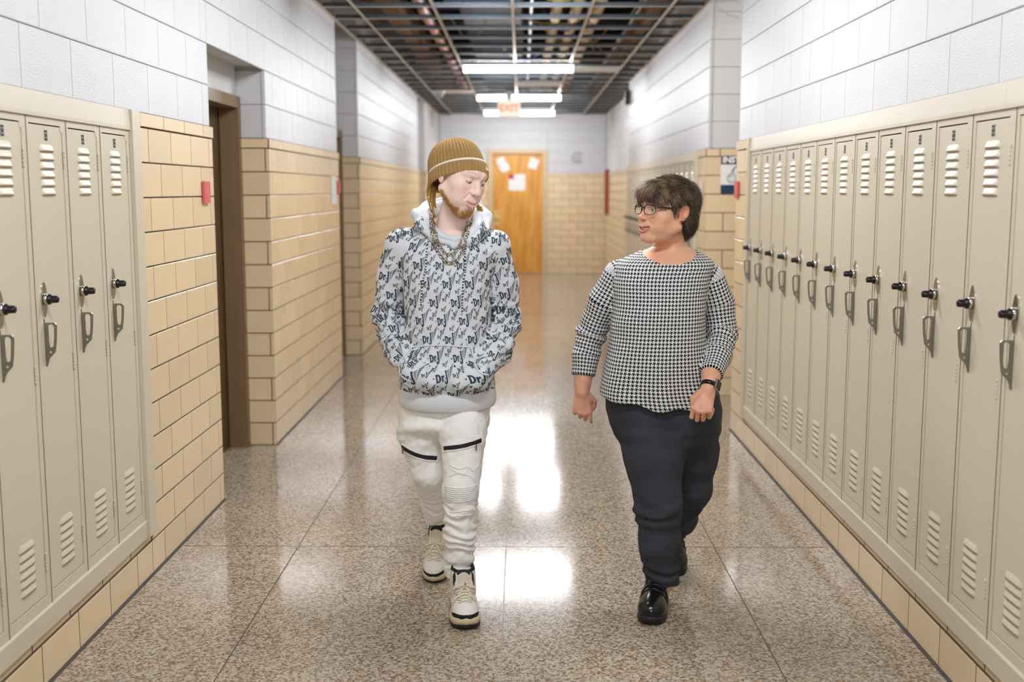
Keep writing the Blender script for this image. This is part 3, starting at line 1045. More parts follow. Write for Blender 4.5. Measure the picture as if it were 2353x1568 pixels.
class Field:
    def __init__(s, xs, ys, zs):
        s.a = (xs, ys, zs)
        s.F = np.full((len(xs), len(ys), len(zs)), 0.5, f32)

    @classmethod
    def box(cls, lo, hi, res):
        return cls(*[np.arange(lo[i], hi[i] + res, res).astype(f32) for i in range(3)])

    def _sl(s, lo, hi, m):
        sl = []
        for i in range(3):
            a = np.searchsorted(s.a[i], lo[i] - m)
            b = np.searchsorted(s.a[i], hi[i] + m)
            sl.append(slice(max(a - 1, 0), min(b + 1, len(s.a[i]))))
        return tuple(sl)

    def _eval(s, prim, m):
        fn, lo, hi = prim
        sl = s._sl(lo, hi, m)
        X = s.a[0][sl[0]][:, None, None]; Y = s.a[1][sl[1]][None, :, None]; Z = s.a[2][sl[2]][None, None, :]
        if 0 in (X.size, Y.size, Z.size):
            return sl, None
        return sl, fn(X, Y, Z).astype(f32)

    def add(s, prim, k=0.01):
        sl, d = s._eval(prim, k + 0.03)
        if d is None: return s
        f = s.F[sl]
        if k <= 0:
            s.F[sl] = np.minimum(f, d)
        else:
            h = np.clip(0.5 + 0.5 * (f - d) / k, 0, 1)
            s.F[sl] = f * (1 - h) + d * h - k * h * (1 - h)
        return s

    def sub(s, prim, k=0.005):
        sl, d = s._eval(prim, k + 0.01)
        if d is None: return s
        f = s.F[sl]
        d = -d
        if k <= 0:
            s.F[sl] = np.maximum(f, d)
        else:
            h = np.clip(0.5 - 0.5 * (f - d) / k, 0, 1)
            s.F[sl] = f * (1 - h) + d * h + k * h * (1 - h)
        return s

    def adds(s, prims, k=0.01):
        for p in prims:
            s.add(p, k)
        return s

    def clip(s, fn):
        """keep only where fn(X,Y,Z) < 0"""
        X = s.a[0][:, None, None]; Y = s.a[1][None, :, None]; Z = s.a[2][None, None, :]
        s.F = np.maximum(s.F, fn(X, Y, Z).astype(f32))
        return s

    def nets(s):
        F = s.F
        F[0], F[-1], F[:, 0], F[:, -1], F[:, :, 0], F[:, :, -1] = (np.maximum(F[0], 1e-4), np.maximum(F[-1], 1e-4), np.maximum(F[:, 0], 1e-4),
                                                                 np.maximum(F[:, -1], 1e-4), np.maximum(F[:, :, 0], 1e-4), np.maximum(F[:, :, -1], 1e-4))
        I = F < 0
        c = [slice(None, -1), slice(1, None)]
        cnt = np.zeros(tuple(n - 1 for n in F.shape), np.int8)
        for i in (0, 1):
            for j in (0, 1):
                for k in (0, 1):
                    cnt += I[c[i], c[j], c[k]]
        act = (cnt > 0) & (cnt < 8)
        idx = np.argwhere(act)
        vid = np.full(act.shape, -1, np.int32)
        vid[act] = np.arange(len(idx))
        acc = np.zeros((len(idx), 3)); w = np.zeros(len(idx))
        xs, ys, zs = s.a
        corners = [(i, j, k) for i in (0, 1) for j in (0, 1) for k in (0, 1)]
        for a in range(8):
            for b in range(a + 1, 8):
                ca, cb = corners[a], corners[b]
                if sum(abs(ca[q] - cb[q]) for q in range(3)) != 1:
                    continue
                ia, ib = idx + np.array(ca), idx + np.array(cb)
                fa = F[ia[:, 0], ia[:, 1], ia[:, 2]].astype(float); fb = F[ib[:, 0], ib[:, 1], ib[:, 2]].astype(float)
                cr = (fa < 0) != (fb < 0)
                t = np.where(cr, fa / np.where(cr, fa - fb, 1), 0)
                pa = np.stack([xs[ia[:, 0]], ys[ia[:, 1]], zs[ia[:, 2]]], 1); pb = np.stack([xs[ib[:, 0]], ys[ib[:, 1]], zs[ib[:, 2]]], 1)
                acc += np.where(cr[:, None], pa + (pb - pa) * t[:, None], 0)
                w += cr
        V = acc / w[:, None]
        Q = []
        for ax in range(3):
            lo = [slice(None)] * 3; hi = [slice(None)] * 3
            lo[ax] = slice(None, -1); hi[ax] = slice(1, None)
            A, B = I[tuple(lo)], I[tuple(hi)]
            u, v = [(1, 2), (2, 0), (0, 1)][ax]
            for flip, msk in ((False, A & ~B), (True, ~A & B)):
                e = np.argwhere(msk)
                ok = (e[:, u] > 0) & (e[:, v] > 0) & (e[:, u] < F.shape[u] - 1) & (e[:, v] < F.shape[v] - 1)
                e = e[ok]
                q = []
                for du, dv in ((1, 1), (0, 1), (0, 0), (1, 0)):
                    g = e.copy(); g[:, u] -= du; g[:, v] -= dv
                    q.append(vid[g[:, 0], g[:, 1], g[:, 2]])
                q = np.stack(q, 1)
                Q.append(q[:, ::-1] if flip else q)
        return V, np.concatenate(Q)


def smooth_verts(V, Q, it=1, lam=0.5):
    E = np.concatenate([Q[:, [0, 1]], Q[:, [1, 2]], Q[:, [2, 3]], Q[:, [3, 0]]])
    n = len(V)
    deg = np.bincount(E.ravel(), minlength=n)
    for _ in range(it):
        acc = np.stack([np.bincount(E[:, 0], V[E[:, 1], d], n) + np.bincount(E[:, 1], V[E[:, 0], d], n) for d in range(3)], 1)
        V = V + lam * (acc / np.maximum(deg, 1)[:, None] - V)
    return V


def vnormals(V, Q):
    a = V[Q[:, 2]] - V[Q[:, 0]]; b = V[Q[:, 3]] - V[Q[:, 1]]
    fn = np.cross(a, b)
    N = np.zeros_like(V)
    for k in range(4):
        for d in range(3):
            N[:, d] += np.bincount(Q[:, k], fn[:, d], len(V))
    return N / np.maximum(np.linalg.norm(N, axis=1, keepdims=True), 1e-12)


def np_mesh(name, V, Q, mats, base=(0, 0, 0), midx=None, color=None, uv=None, smooth=True):
    me = bpy.data.meshes.new(name)
    n, m = len(V), len(Q)
    k = Q.shape[1]
    me.vertices.add(n); me.loops.add(m * k); me.polygons.add(m)
    me.vertices.foreach_set('co', (V - np.array(base)).astype(f32).ravel())
    me.loops.foreach_set('vertex_index', Q.astype(np.int32).ravel())
    me.polygons.foreach_set('loop_start', np.arange(0, m * k, k, dtype=np.int32))
    for x in (mats if isinstance(mats, (list, tuple)) else [mats]):
        me.materials.append(M[x] if isinstance(x, str) else x)
    if midx is not None:
        me.polygons.foreach_set('material_index', midx.astype(np.int32))
    me.update(calc_edges=True)
    me.polygons.foreach_set('use_smooth', np.full(m, smooth))
    if color is not None:
        at_ = me.color_attributes.new('tint', 'FLOAT_COLOR', 'POINT')
        at_.data.foreach_set('color', np.concatenate([color, np.ones((n, 1))], 1).astype(f32).ravel())
    if uv is not None:
        ul = me.uv_layers.new(name='cloth')
        ul.data.foreach_set('uv', uv.astype(f32).ravel())
    me.update()
    return me


# ---- primitives: (function, low corner, high corner)
def cone(a, b, ra, rb):
    a, b = np.array(a, float), np.array(b, float)
    ba = b - a
    bb = float(ba @ ba) + 1e-12

    def fn(X, Y, Z):
        px, py, pz = X - f32(a[0]), Y - f32(a[1]), Z - f32(a[2])
        h = np.clip((px * f32(ba[0]) + py * f32(ba[1]) + pz * f32(ba[2])) / f32(bb), 0, 1)
        dx, dy, dz = px - f32(ba[0]) * h, py - f32(ba[1]) * h, pz - f32(ba[2]) * h
        return np.sqrt(dx * dx + dy * dy + dz * dz) - (f32(ra) + f32(rb - ra) * h)
    r = max(ra, rb)
    return fn, np.minimum(a, b) - r, np.maximum(a, b) + r


def chain(pts, rs):
    return [cone(pts[i], pts[i + 1], rs[i], rs[i + 1]) for i in range(len(pts) - 1)]


def ell(c, r):
    c = np.array(c, float); r = np.array(r, float)

    def fn(X, Y, Z):
        x, y, z = (X - f32(c[0])), (Y - f32(c[1])), (Z - f32(c[2]))
        k0 = np.sqrt((x / f32(r[0])) ** 2 + (y / f32(r[1])) ** 2 + (z / f32(r[2])) ** 2)
        k1 = np.sqrt((x / f32(r[0] ** 2)) ** 2 + (y / f32(r[1] ** 2)) ** 2 + (z / f32(r[2] ** 2)) ** 2)
        return k0 * (k0 - 1) / np.maximum(k1, f32(1e-6))
    return fn, c - r, c + r


def sph(c, r):
    return cone(c, c, r, r)


def rbox(c, h, r):
    c, h = np.array(c, float), np.array(h, float)

    def fn(X, Y, Z):
        x, y, z = np.abs(X - f32(c[0])) - f32(h[0] - r), np.abs(Y - f32(c[1])) - f32(h[1] - r), np.abs(Z - f32(c[2])) - f32(h[2] - r)
        o = np.sqrt(np.maximum(x, 0) ** 2 + np.maximum(y, 0) ** 2 + np.maximum(z, 0) ** 2)
        return o + np.minimum(np.maximum(np.maximum(x, y), z), 0) - f32(r)
    return fn, c - h, c + h


def tf(prim, R, c, s=(1, 1, 1)):
    """place a primitive given in a local frame: world = R (s*p) + c"""
    fn, lo, hi = prim
    R = np.array(R); c = np.array(c, float); s = np.array(s, float)
    Ri = R.T
    sm = float(min(s))

    def g(X, Y, Z):
        x, y, z = X - f32(c[0]), Y - f32(c[1]), Z - f32(c[2])
        lx = (f32(Ri[0, 0]) * x + f32(Ri[0, 1]) * y + f32(Ri[0, 2]) * z) / f32(s[0])
        ly = (f32(Ri[1, 0]) * x + f32(Ri[1, 1]) * y + f32(Ri[1, 2]) * z) / f32(s[1])
        lz = (f32(Ri[2, 0]) * x + f32(Ri[2, 1]) * y + f32(Ri[2, 2]) * z) / f32(s[2])
        return fn(lx, ly, lz) * f32(sm)
    cs = np.array([[x, y, z] for x in (lo[0], hi[0]) for y in (lo[1], hi[1]) for z in (lo[2], hi[2])]) * s
    w = cs @ R.T + c
    return g, w.min(0), w.max(0)


def spline(xk, vk):
    xk, vk = np.array(xk, float), np.array(vk, float)
    m = np.gradient(vk, xk)

    def f(x):
        x = np.clip(x, xk[0], xk[-1])
        i = np.clip(np.searchsorted(xk, x) - 1, 0, len(xk) - 2)
        h = xk[i + 1] - xk[i]
        t = (x - xk[i]) / h
        return ((2 * t ** 3 - 3 * t ** 2 + 1) * vk[i] + (t ** 3 - 2 * t ** 2 + t) * h * m[i] + (-2 * t ** 3 + 3 * t ** 2) * vk[i + 1] + (t ** 3 - t ** 2) * h * m[i + 1])
    return f


def zloft(keys, n=2.3):
    """keys = [(z, cx, cy, a, b)]: stack of super-ellipses"""
    k = sorted(keys)
    zk = [q[0] for q in k]
    fs = [spline(zk, [q[i] for q in k]) for i in range(1, 5)]

    def fn(X, Y, Z):
        z = Z.astype(float) if hasattr(Z, 'astype') else Z
        cx, cy, a, b = [np.asarray(f(z)).astype(f32) for f in fs]
        r = (np.abs((X - cx) / a) ** n + np.abs((Y - cy) / b) ** n) ** (1.0 / n)
        d = (r - 1) * np.minimum(a, b)
        return np.maximum(d, np.maximum(zk[0] - Z, Z - zk[-1]))
    ax = max(q[3] for q in k); bx_ = max(q[4] for q in k)
    lo = np.array([min(q[1] for q in k) - ax, min(q[2] for q in k) - bx_, zk[0]])
    hi = np.array([max(q[1] for q in k) + ax, max(q[2] for q in k) + bx_, zk[-1]])
    return (fn, lo, hi), fs


def rotm(yaw=0, pitch=0, roll=0):
    """outer roll about y, then yaw about z, then pitch about x (degrees)"""
    R = Matrix.Rotation(math.radians(roll), 3, 'Y') @ Matrix.Rotation(math.radians(yaw), 3, 'Z') @ Matrix.Rotation(math.radians(pitch), 3, 'X')
    return np.array([list(r) for r in R])


class Wob:
    """cheap smooth noise: sum of random sines"""
    def __init__(s, seed, wl, n=10, stretch=(1, 1, 1)):
        r = np.random.default_rng(seed)
        d = r.normal(size=(n, 3)); d /= np.linalg.norm(d, axis=1, keepdims=True)
        s.k = d * (2 * np.pi / (wl * r.uniform(0.7, 1.5, n)))[:, None] / np.array(stretch)
        s.p = r.uniform(0, 6.28, n)
        s.n = n

    def __call__(s, P):
        return np.sin(P @ s.k.T + s.p).sum(1) / math.sqrt(s.n)


def limb_coords(P, pts):
    """closest position on a polyline: distance, length along, closest point"""
    pts = np.array(pts, float)
    best = np.full(len(P), 1e9); sl = np.zeros(len(P)); cp = np.zeros_like(P); seg = np.zeros(len(P), int)
    acc = 0.0
    for i in range(len(pts) - 1):
        ab = pts[i + 1] - pts[i]; L = np.linalg.norm(ab)
        t = np.clip(((P - pts[i]) @ ab) / (L * L), 0, 1)
        c = pts[i] + t[:, None] * ab
        d = np.linalg.norm(P - c, axis=1)
        m = d < best
        best[m] = d[m]; sl[m] = acc + t[m] * L; cp[m] = c[m]; seg[m] = i
        acc += L
    return best, sl, cp, seg


def limb_angle(P, cp, pts, seg, ref=(0, -1, 0)):
    pts = np.array(pts, float)
    t = (pts[seg + 1] - pts[seg]); t /= np.linalg.norm(t, axis=1, keepdims=True)
    r = np.array(ref, float)
    u = r - t * (t @ r)[:, None]; u /= np.linalg.norm(u, axis=1, keepdims=True)
    v = np.cross(t, u)
    d = P - cp
    return np.arctan2((d * v).sum(1), (d * u).sum(1))


def strands(mbv, root, nrm, dirs, length, r, col, rng, segs=4, curl=0.0, lift=0.25):
    """append thin three-sided tapering hairs; returns verts, faces, colours"""
    V, F, C = [], [], []
    for i in range(len(root)):
        p = Vector(root[i]); n = Vector(nrm[i]); d = Vector(dirs[i]).normalized()
        L = length * rng.uniform(0.6, 1.3)
        side = n.cross(d)
        if side.length < 1e-5: continue
        side.normalize()
        base = len(V)
        c = col[i]
        ph = rng.uniform(0, 6.28)
        for s in range(segs + 1):
            t = s / segs
            q = p + d * (L * t) + n * (L * lift * math.sin(t * 2.2)) + side * (curl * math.sin(ph + t * 7))
            rr = r * (1 - 0.85 * t)
            if s == segs:
                V.append(tuple(q)); C.append(c)
            else:
                V += [tuple(q + side * rr), tuple(q - side * rr), tuple(q + n * rr)]
                C += [c] * 3
        for s in range(segs):
            a, b = base + 3 * s, base + 3 * (s + 1)
            for k in range(3):
                k2 = (k + 1) % 3
                if s == segs - 1:
                    F.append((a + k, a + k2, b, b))
                else:
                    F.append((a + k, a + k2, b + k2, b + k))
    return V, F, C


def hair_mesh(name, V, F, C, m, base):
    me = bpy.data.meshes.new(name)
    me.from_pydata([(v[0] - base[0], v[1] - base[1], v[2] - base[2]) for v in V], [], [f if f[2] != f[3] else f[:3] for f in F])
    me.materials.append(M[m])
    at_ = me.color_attributes.new('tint', 'FLOAT_COLOR', 'POINT')
    at_.data.foreach_set('color', np.concatenate([np.array(C), np.ones((len(C), 1))], 1).astype(f32).ravel())
    me.polygons.foreach_set('use_smooth', [True] * len(me.polygons))
    me.update()
    return me


def tint_mat(name, rough, sss=0.0, spec=0.4, bump=None):
    m = mat(name, (200, 200, 200), rough, sss=sss, spec=spec, bump=bump)
    N, L = m.node_tree.nodes, m.node_tree.links
    a = N.new('ShaderNodeVertexColor'); a.layer_name = 'tint'
    L.new(a.outputs[0], N['Principled BSDF'].inputs['Base Color'])
    return m


M['skin'] = tint_mat('skin', 0.48, 0.25, 0.4, (420, 0.12, 0.0006))
M['hair'] = tint_mat('hair', 0.38, 0.0, 0.5)
M['beard'] = tint_mat('beard_hair', 0.6, 0.0, 0.3)
M['eye_white'] = mat('eye_white', (232, 226, 220), 0.15)
M['iris'] = mat('iris', (70, 60, 52), 0.12)
M['teeth'] = mat('teeth', (238, 228, 208), 0.2)


def lipy(x):
    return -0.0690 - 0.0305 * math.sqrt(max(0.0, 1 - (x / 0.0400) ** 2))


def head_field(fd, R, c, sc, st):
    """sculpt a head into a field. local frame: x to the person's left, -y out of the face, z up, origin between the eyes' level in the skull"""
    T = lambda p: tf(p, R, c, sc)
    g = st.get
    A = lambda p, k=0.012: fd.add(T(p), k)
    S = lambda p, k=0.006: fd.sub(T(p), k)
    ch = g('cheek', 0.0); jw = g('jaw', 0.0)
    A(ell((0, 0.018, 0.036), (0.076, 0.094, 0.083)), 0.02)
    A(ell((0, -0.030, 0.030), (0.064, 0.058, 0.066)), 0.03)
    A(ell((0, -0.030, -0.030), (0.061 + ch, 0.056, 0.075)), 0.03)
    for s in (-1, 1):
        A(ell((s * 0.040, -0.052, -0.030), (0.026 + ch, 0.028, 0.026)), 0.025)          # cheek
        A(cone((s * (0.056 + jw), 0.005, -0.058), (s * 0.020, -0.066, -0.103), 0.017 + jw * 0.6, 0.016 + jw * 0.5), 0.03)   # jaw line
        A(ell((s * 0.034, -0.060, -0.062), (0.022 + ch, 0.026, 0.026)), 0.02)          # lower cheek
    A(ell((0, -0.074, -0.103), (0.023, 0.019, 0.017)), 0.022)                           # chin
    if jw > 0:
        A(ell((0, -0.024, -0.098), (0.044, 0.042, 0.020)), 0.02)                        # soft under-chin
    A(ell((0, -0.070, -0.062), (0.036, 0.030, 0.030)), 0.02)                            # muzzle
    for s in (-1, 1):
        A(cone((s * 0.014, -0.086, 0.019), (s * 0.046, -0.068, 0.019), g('brow', 0.0095), 0.008), 0.014)
        S(ell((s * 0.0325, -0.094, -0.003), (0.0185, 0.016, 0.0125)), 0.012)
    # nose
    nw = g('nose', 1.0)
    A(cone((0, -0.083, 0.012), (0, -0.101, -0.024), 0.0075 * nw, 0.0095 * nw), 0.010)
    A(ell((0, -0.1055, -0.033), (0.0125 * nw, 0.0120, 0.0105)), 0.008)
    for s in (-1, 1):
        A(ell((s * 0.0125 * nw, -0.0935, -0.0355), (0.0078 * nw, 0.0105, 0.0078)), 0.005)
        S(ell((s * 0.0068 * nw, -0.1010, -0.0445), (0.0036 * nw, 0.0055, 0.0045)), 0.003)
    # lips; the mouth corners are given by the style
    sm = g('smile', 0.0); op = g('open', 0.0)
    mw = g('mouth', 0.024)
    LX = [q * mw for q in (-1, -0.75, -0.4, 0, 0.4, 0.75, 1)]
    ly = [lipy(x_) for x_ in LX]
    ar = [abs(q) for q in (-1, -0.75, -0.4, 0, 0.4, 0.75, 1)]
    fl_ = g('lips', 1.0)
    up = [(LX[i], ly[i] + 0.0015, -0.0672 + (0.0012 if 0.1 < ar[i] < 0.6 else 0) - 0.0026 * ar[i] ** 2 + sm * ar[i] ** 1.6) for i in range(7)]
    lo = [(LX[i] * 0.95, ly[i] + 0.0025, -0.0775 - op + (0.0060 + op) * ar[i] ** 1.8 + sm * ar[i] ** 1.6) for i in range(7)]
    for p in chain(up, [0.0018, 0.0036 * fl_, 0.0050 * fl_, 0.0048 * fl_, 0.0050 * fl_, 0.0036 * fl_, 0.0018]): A(p, 0.004)
    for p in chain(lo, [0.0018, 0.0044 * fl_, 0.0060 * fl_, 0.0064 * fl_, 0.0060 * fl_, 0.0044 * fl_, 0.0018]): A(p, 0.004)
    gap = [(LX[i], ly[i] - 0.0012, -0.0718 - op * 0.5 * (1 - ar[i] ** 2) + sm * ar[i] ** 1.6) for i in range(7)]
    w_ = 0.0011 + op * 0.62
    for p in chain(gap, [0.0009, 0.0009 + 0.62 * (w_ - 0.0009), w_, w_, w_, 0.0009 + 0.62 * (w_ - 0.0009), 0.0009]): S(p, 0.0016)
    if op > 0.004:
        gap2 = [(p[0] * 0.92, p[1] + 0.006, p[2]) for p in gap]
        for p in chain(gap2, [0.0009, 0.6 * w_, w_, w_, w_, 0.6 * w_, 0.0009]): S(p, 0.001)
    for s in (-1, 1):                                                                   # crease from nose to mouth corner
        S(cone((s * 0.021, -0.0935, -0.040), (s * (mw + 0.008), -0.0885, -0.066 + sm), 0.0014, 0.0014), g('crease', 0.006))
    # eye lids around the ball
    lid = g('lid', 0.35)
    for s in (-1, 1):
        e = (s * 0.0325, -0.0735, -0.002)
        A(sph(e, 0.0133), 0.004)
        if g('eyes_open', True):
            S(ell((e[0] + s * 0.001, e[1] - 0.0125, e[2] - 0.001 - 0.0012 * lid), (0.0125, 0.008, 0.0052 * (1 - lid * 0.6))), 0.0015)
        else:
            S(ell((e[0], e[1] - 0.0120, e[2] - 0.0052), (0.0115, 0.0075, 0.0026)), 0.001)
        S(cone((e[0] - 0.012, e[1] - 0.009, e[2] + 0.0070), (e[0] + 0.012, e[1] - 0.009, e[2] + 0.0070), 0.0008, 0.0008), 0.003)
        # ears
        ex = s * 0.0775
        A(ell((ex, 0.014, -0.006), (0.0085, 0.0185, 0.0315)), 0.006)
        A(ell((ex + s * 0.005, 0.022, 0.002), (0.0065, 0.0155, 0.026)), 0.005)
        A(ell((ex + s * 0.001, 0.004, -0.032), (0.0065, 0.0085, 0.011)), 0.006)
        S(ell((ex + s * 0.0140, 0.0115, -0.001), (0.0125, 0.0122, 0.0215)), 0.002)
        A(cone((ex + s * 0.006, -0.002, -0.012), (ex + s * 0.004, 0.001, -0.022), 0.004, 0.005), 0.004)
    return T


def loc_coords(V, R, c, sc):
    return ((V - np.array(c)) @ np.array(R)) / np.array(sc)


def sstep(a, b, x):
    t = np.clip((x - a) / (b - a), 0, 1)
    return t * t * (3 - 2 * t)


def lin(c):
    return np.array(s2l(c))


def face_tint(V, Lc, base, lips, flush, mw=0.024, sm=0.0, op=0.0, brow=None, lids=None):
    C = np.tile(lin(base), (len(V), 1))
    x, y, z = Lc.T
    front = sstep(-0.02, -0.06, y)

    def blend(C, col, w):
        return C * (1 - w[:, None]) + lin(col) * w[:, None]
    for s in (-1, 1):
        w = np.exp(-(((x - s * 0.042) / 0.022) ** 2 + ((z + 0.032) / 0.022) ** 2)) * front * 0.55
        C = blend(C, flush, w)
        ear = sstep(0.070, 0.080, s * x) * sstep(0.05, 0.035, np.abs(z + 0.005)) * sstep(0.06, 0.03, np.abs(y))
        C = blend(C, flush, ear * 0.5)
    C = blend(C, flush, np.exp(-((x / 0.016) ** 2 + ((z + 0.035) / 0.016) ** 2)) * sstep(-0.085, -0.1, y) * 0.45)
    zm = -0.0712 + sm * np.clip(np.abs(x) / mw, 0, 1) ** 2 - op * 0.5 * np.clip(1 - np.abs(x) / mw, 0, 1)
    taper = np.clip(1 - (np.abs(x) / (mw * 1.02)) ** 2, 0, 1)
    hu, hl = 0.0095 * np.sqrt(taper) + op * 0.3, 0.0125 * np.sqrt(taper) + op * 0.7
    dz = z - zm
    w = np.where(dz > 0, sstep(hu + 0.001, hu - 0.002, dz), sstep(hl + 0.001, hl - 0.002, -dz)) * (np.abs(x) < mw * 1.02) * (y < -0.078)
    C = blend(C, lips, w * 0.8)
    inner = (np.abs(dz) < 0.0012 + op * 0.3) & (np.abs(x) < mw * 0.6) & (y < -0.07) & (y > -0.0935)
    if op > 0.004:
        C[inner] = lin((90, 40, 38))
    if brow:
        for s in (-1, 1):
            zb = 0.0215 + 0.004 * np.cos((s * x - 0.034) / 0.016)
            w = np.exp(-((z - zb) / 0.0038) ** 2) * sstep(0.010, 0.016, s * x) * sstep(0.056, 0.048, s * x) * (y < -0.045)
            C = blend(C, brow[0], w * brow[1])
    if lids:
        for s in (-1, 1):
            r = np.sqrt(((x - s * 0.0325) / 0.017) ** 2 + ((z + 0.002) / 0.012) ** 2)
            C = blend(C, lids[0], sstep(1.25, 0.75, r) * (y < -0.06) * lids[1])
    return C

# ================================================================== the man in the hoodie
M['hoodie'] = mat('hoodie_fleece', (214, 218, 222), 0.9, bump=(900, 0.15, 0.0005), noise=(14, 0.02), spec=0.2)
M['lining'] = mat('hood_lining', (216, 219, 222), 0.92, bump=(1200, 0.3, 0.0006), spec=0.2)
M['print'] = mat('slate_print', (58, 68, 76), 0.8, spec=0.2)
M['print_light'] = mat('grey_wing_print', (120, 128, 134), 0.8, spec=0.2)
M['white_jean'] = mat('white_denim', (238, 236, 232), 0.9, bump=(700, 0.2, 0.0005), spec=0.2)
M['white_tee'] = mat('white_tee', (232, 230, 228), 0.9)
M['beanie'] = mat('tan_knit', (164, 132, 84), 0.95, bump=(700, 0.35, 0.0008), spec=0.15)
M['knit_white'] = mat('white_knit', (230, 222, 206), 0.95, spec=0.2)
M['leather_w'] = mat('cream_leather', (226, 220, 210), 0.5, bump=(300, 0.1, 0.0004))
M['suede_b'] = mat('black_nubuck', (22, 24, 28), 0.8)
M['midsole'] = mat('cream_midsole', (206, 190, 158), 0.6)
M['rubber'] = mat('black_rubber', (18, 19, 21), 0.55)
M['lace'] = mat('cream_lace', (222, 212, 190), 0.85)
M['tongue'] = mat('tongue_canvas', (206, 196, 176), 0.85)
M['silver'] = mat('silver', (200, 192, 182), 0.2, 1.0)
M['gold'] = mat('gold', (214, 170, 80), 0.2, 1.0)
M['red_logo'] = mat('red_mark', (178, 30, 34), 0.6)


def cord_mat():
    m, N, L, B = new_mat('speckled_cord')
    tc = N.new('ShaderNodeTexCoord')
    w = N.new('ShaderNodeTexWave'); w.inputs['Scale'].default_value = 28; w.inputs['Distortion'].default_value = 6; w.bands_direction = 'Z'
    L.new(tc.outputs['Object'], w.inputs['Vector'])
    r = N.new('ShaderNodeValToRGB'); r.color_ramp.interpolation = 'CONSTANT'
    r.color_ramp.elements[0].color = (*s2l((30, 34, 38)), 1)
    r.color_ramp.elements[1].position = 0.45; r.color_ramp.elements[1].color = (*s2l((212, 214, 218)), 1)
    L.new(w.outputs['Fac'], r.inputs[0]); L.new(r.outputs[0], B.inputs['Base Color'])
    B.inputs['Roughness'].default_value = 0.9
    return m


M['cord'] = cord_mat()


def PT(px, py, y):
    v = at(px, py, y)
    return (v.x, v.y, v.z)


class Px:
    """metres per pixel around a depth"""
    @staticmethod
    def row(py, x0, x1, cy, b, y=None):
        y = cy if y is None else y
        a, c = at(x0, py, y), at(x1, py, y)
        return (a.z, (a.x + c.x) / 2, cy, (c.x - a.x) / 2, b)


def bvh_of(V, Q, mask=None):
    q = Q if mask is None else Q[mask]
    return BVHTree.FromPolygons([tuple(v) for v in V], [tuple(int(i) for i in f) for f in q])


CAM_P = Vector((0, 0, CAMH))


def cast_px(bvh, px, py, off=0.002):
    d = (at(px, py, 4.0) - CAM_P).normalized()
    p, n, i, dist = bvh.ray_cast(CAM_P, d)
    if p is None:
        return None, None
    if n.dot(d) > 0: n = -n
    return p + n * off, n


def px_path(bvh, pts, off, sub=6, dflt_y=4.3):
    """smooth pixel polyline laid on a surface"""
    P = np.array(pts, float)
    s = np.r_[0, np.cumsum(np.linalg.norm(np.diff(P, axis=0), axis=1))]
    fx, fy = spline(s, P[:, 0]), spline(s, P[:, 1])
    out, last = [], None
    for t in np.linspace(0, s[-1], (len(pts) - 1) * sub + 1):
        p, n = cast_px(bvh, float(fx(t)), float(fy(t)), off)
        if p is None:
            p = at(float(fx(t)), float(fy(t)), last.y if last is not None else dflt_y)
            n = Vector((0, -1, 0))
        out.append((p, n)); last = p
    return out


def ribbon(path, width, thick, name, m, parent, base):
    """flat strip lying on a surface along a path of (point, normal)"""
    V, F = [], []
    n = len(path)
    for i, (p, nn) in enumerate(path):
        t = (path[min(i + 1, n - 1)][0] - path[max(i - 1, 0)][0]).normalized()
        s = t.cross(nn).normalized()
        for a, h in ((-1, 0), (-1, thick), (1, thick), (1, 0)):
            V.append(p + s * (a * width / 2) + nn * h - Vector(base))
    for i in range(n - 1):
        for k in range(4):
            k2 = (k + 1) % 4
            F.append((4 * i + k, 4 * i + k2, 4 * i + 4 + k2, 4 * i + 4 + k))
    F += [(0, 1, 2, 3), tuple(4 * (n - 1) + k for k in (3, 2, 1, 0))]
    return MB().add(V, F).build(name, m, parent)


def links(path, name, m, parent, base, pitch=0.0085, r=0.0055, tr=0.0021):
    """chain of twisted links along (point, normal) path"""
    P = np.array([tuple(p) for p, n in path]); N_ = [n for p, n in path]
    s = np.r_[0, np.cumsum(np.linalg.norm(np.diff(P, axis=0), axis=1))]
    mb = MB()
    k = 0
    t = 0.0
    while t < s[-1]:
        i = min(np.searchsorted(s, t), len(s) - 2)
        c = Vector([np.interp(t, s, P[:, d]) for d in range(3)])
        tg = Vector(P[min(i + 1, len(P) - 1)] - P[max(i - 1, 0)]).normalized()
        n = N_[i]
        side = tg.cross(n).normalized()
        up = side.cross(tg)
        ang = 0.55 if k % 2 else -0.55
        u2 = side * math.cos(ang) + up * math.sin(ang)
        w2 = tg.cross(u2)
        V, F = [], []
        A, B_ = 12, 5
        for a in range(A):
            q = 2 * math.pi * a / A
            ctr = tg * (math.cos(q) * r * 1.25) + u2 * (math.sin(q) * r * 0.85)
            rad = (tg * math.cos(q) + u2 * math.sin(q))
            for b in range(B_):
                z = 2 * math.pi * b / B_
                V.append(c + ctr + rad * (tr * math.cos(z)) + w2 * (tr * math.sin(z)) - Vector(base))
        for a in range(A):
            for b in range(B_):
                F.append((a * B_ + b, ((a + 1) % A) * B_ + b, ((a + 1) % A) * B_ + (b + 1) % B_, a * B_ + (b + 1) % B_))
        mb.add(V, F)
        t += pitch; k += 1
    return mb.build(name, m, parent, True)


MB_ = Vector(at(1030, 1340, 4.33)); MBASE = (MB_.x, 4.33, 0.0)
man = thing('person', 'person in a patterned grey hoodie, tan beanie and white jeans, hands in pocket', 'person', MBASE)

# ---- head pose
mR = rotm(47, 12, 11)
mC = PT(1060, 399, 4.34)
mS = (1.08, 1.10, 1.19)
TY = 4.40
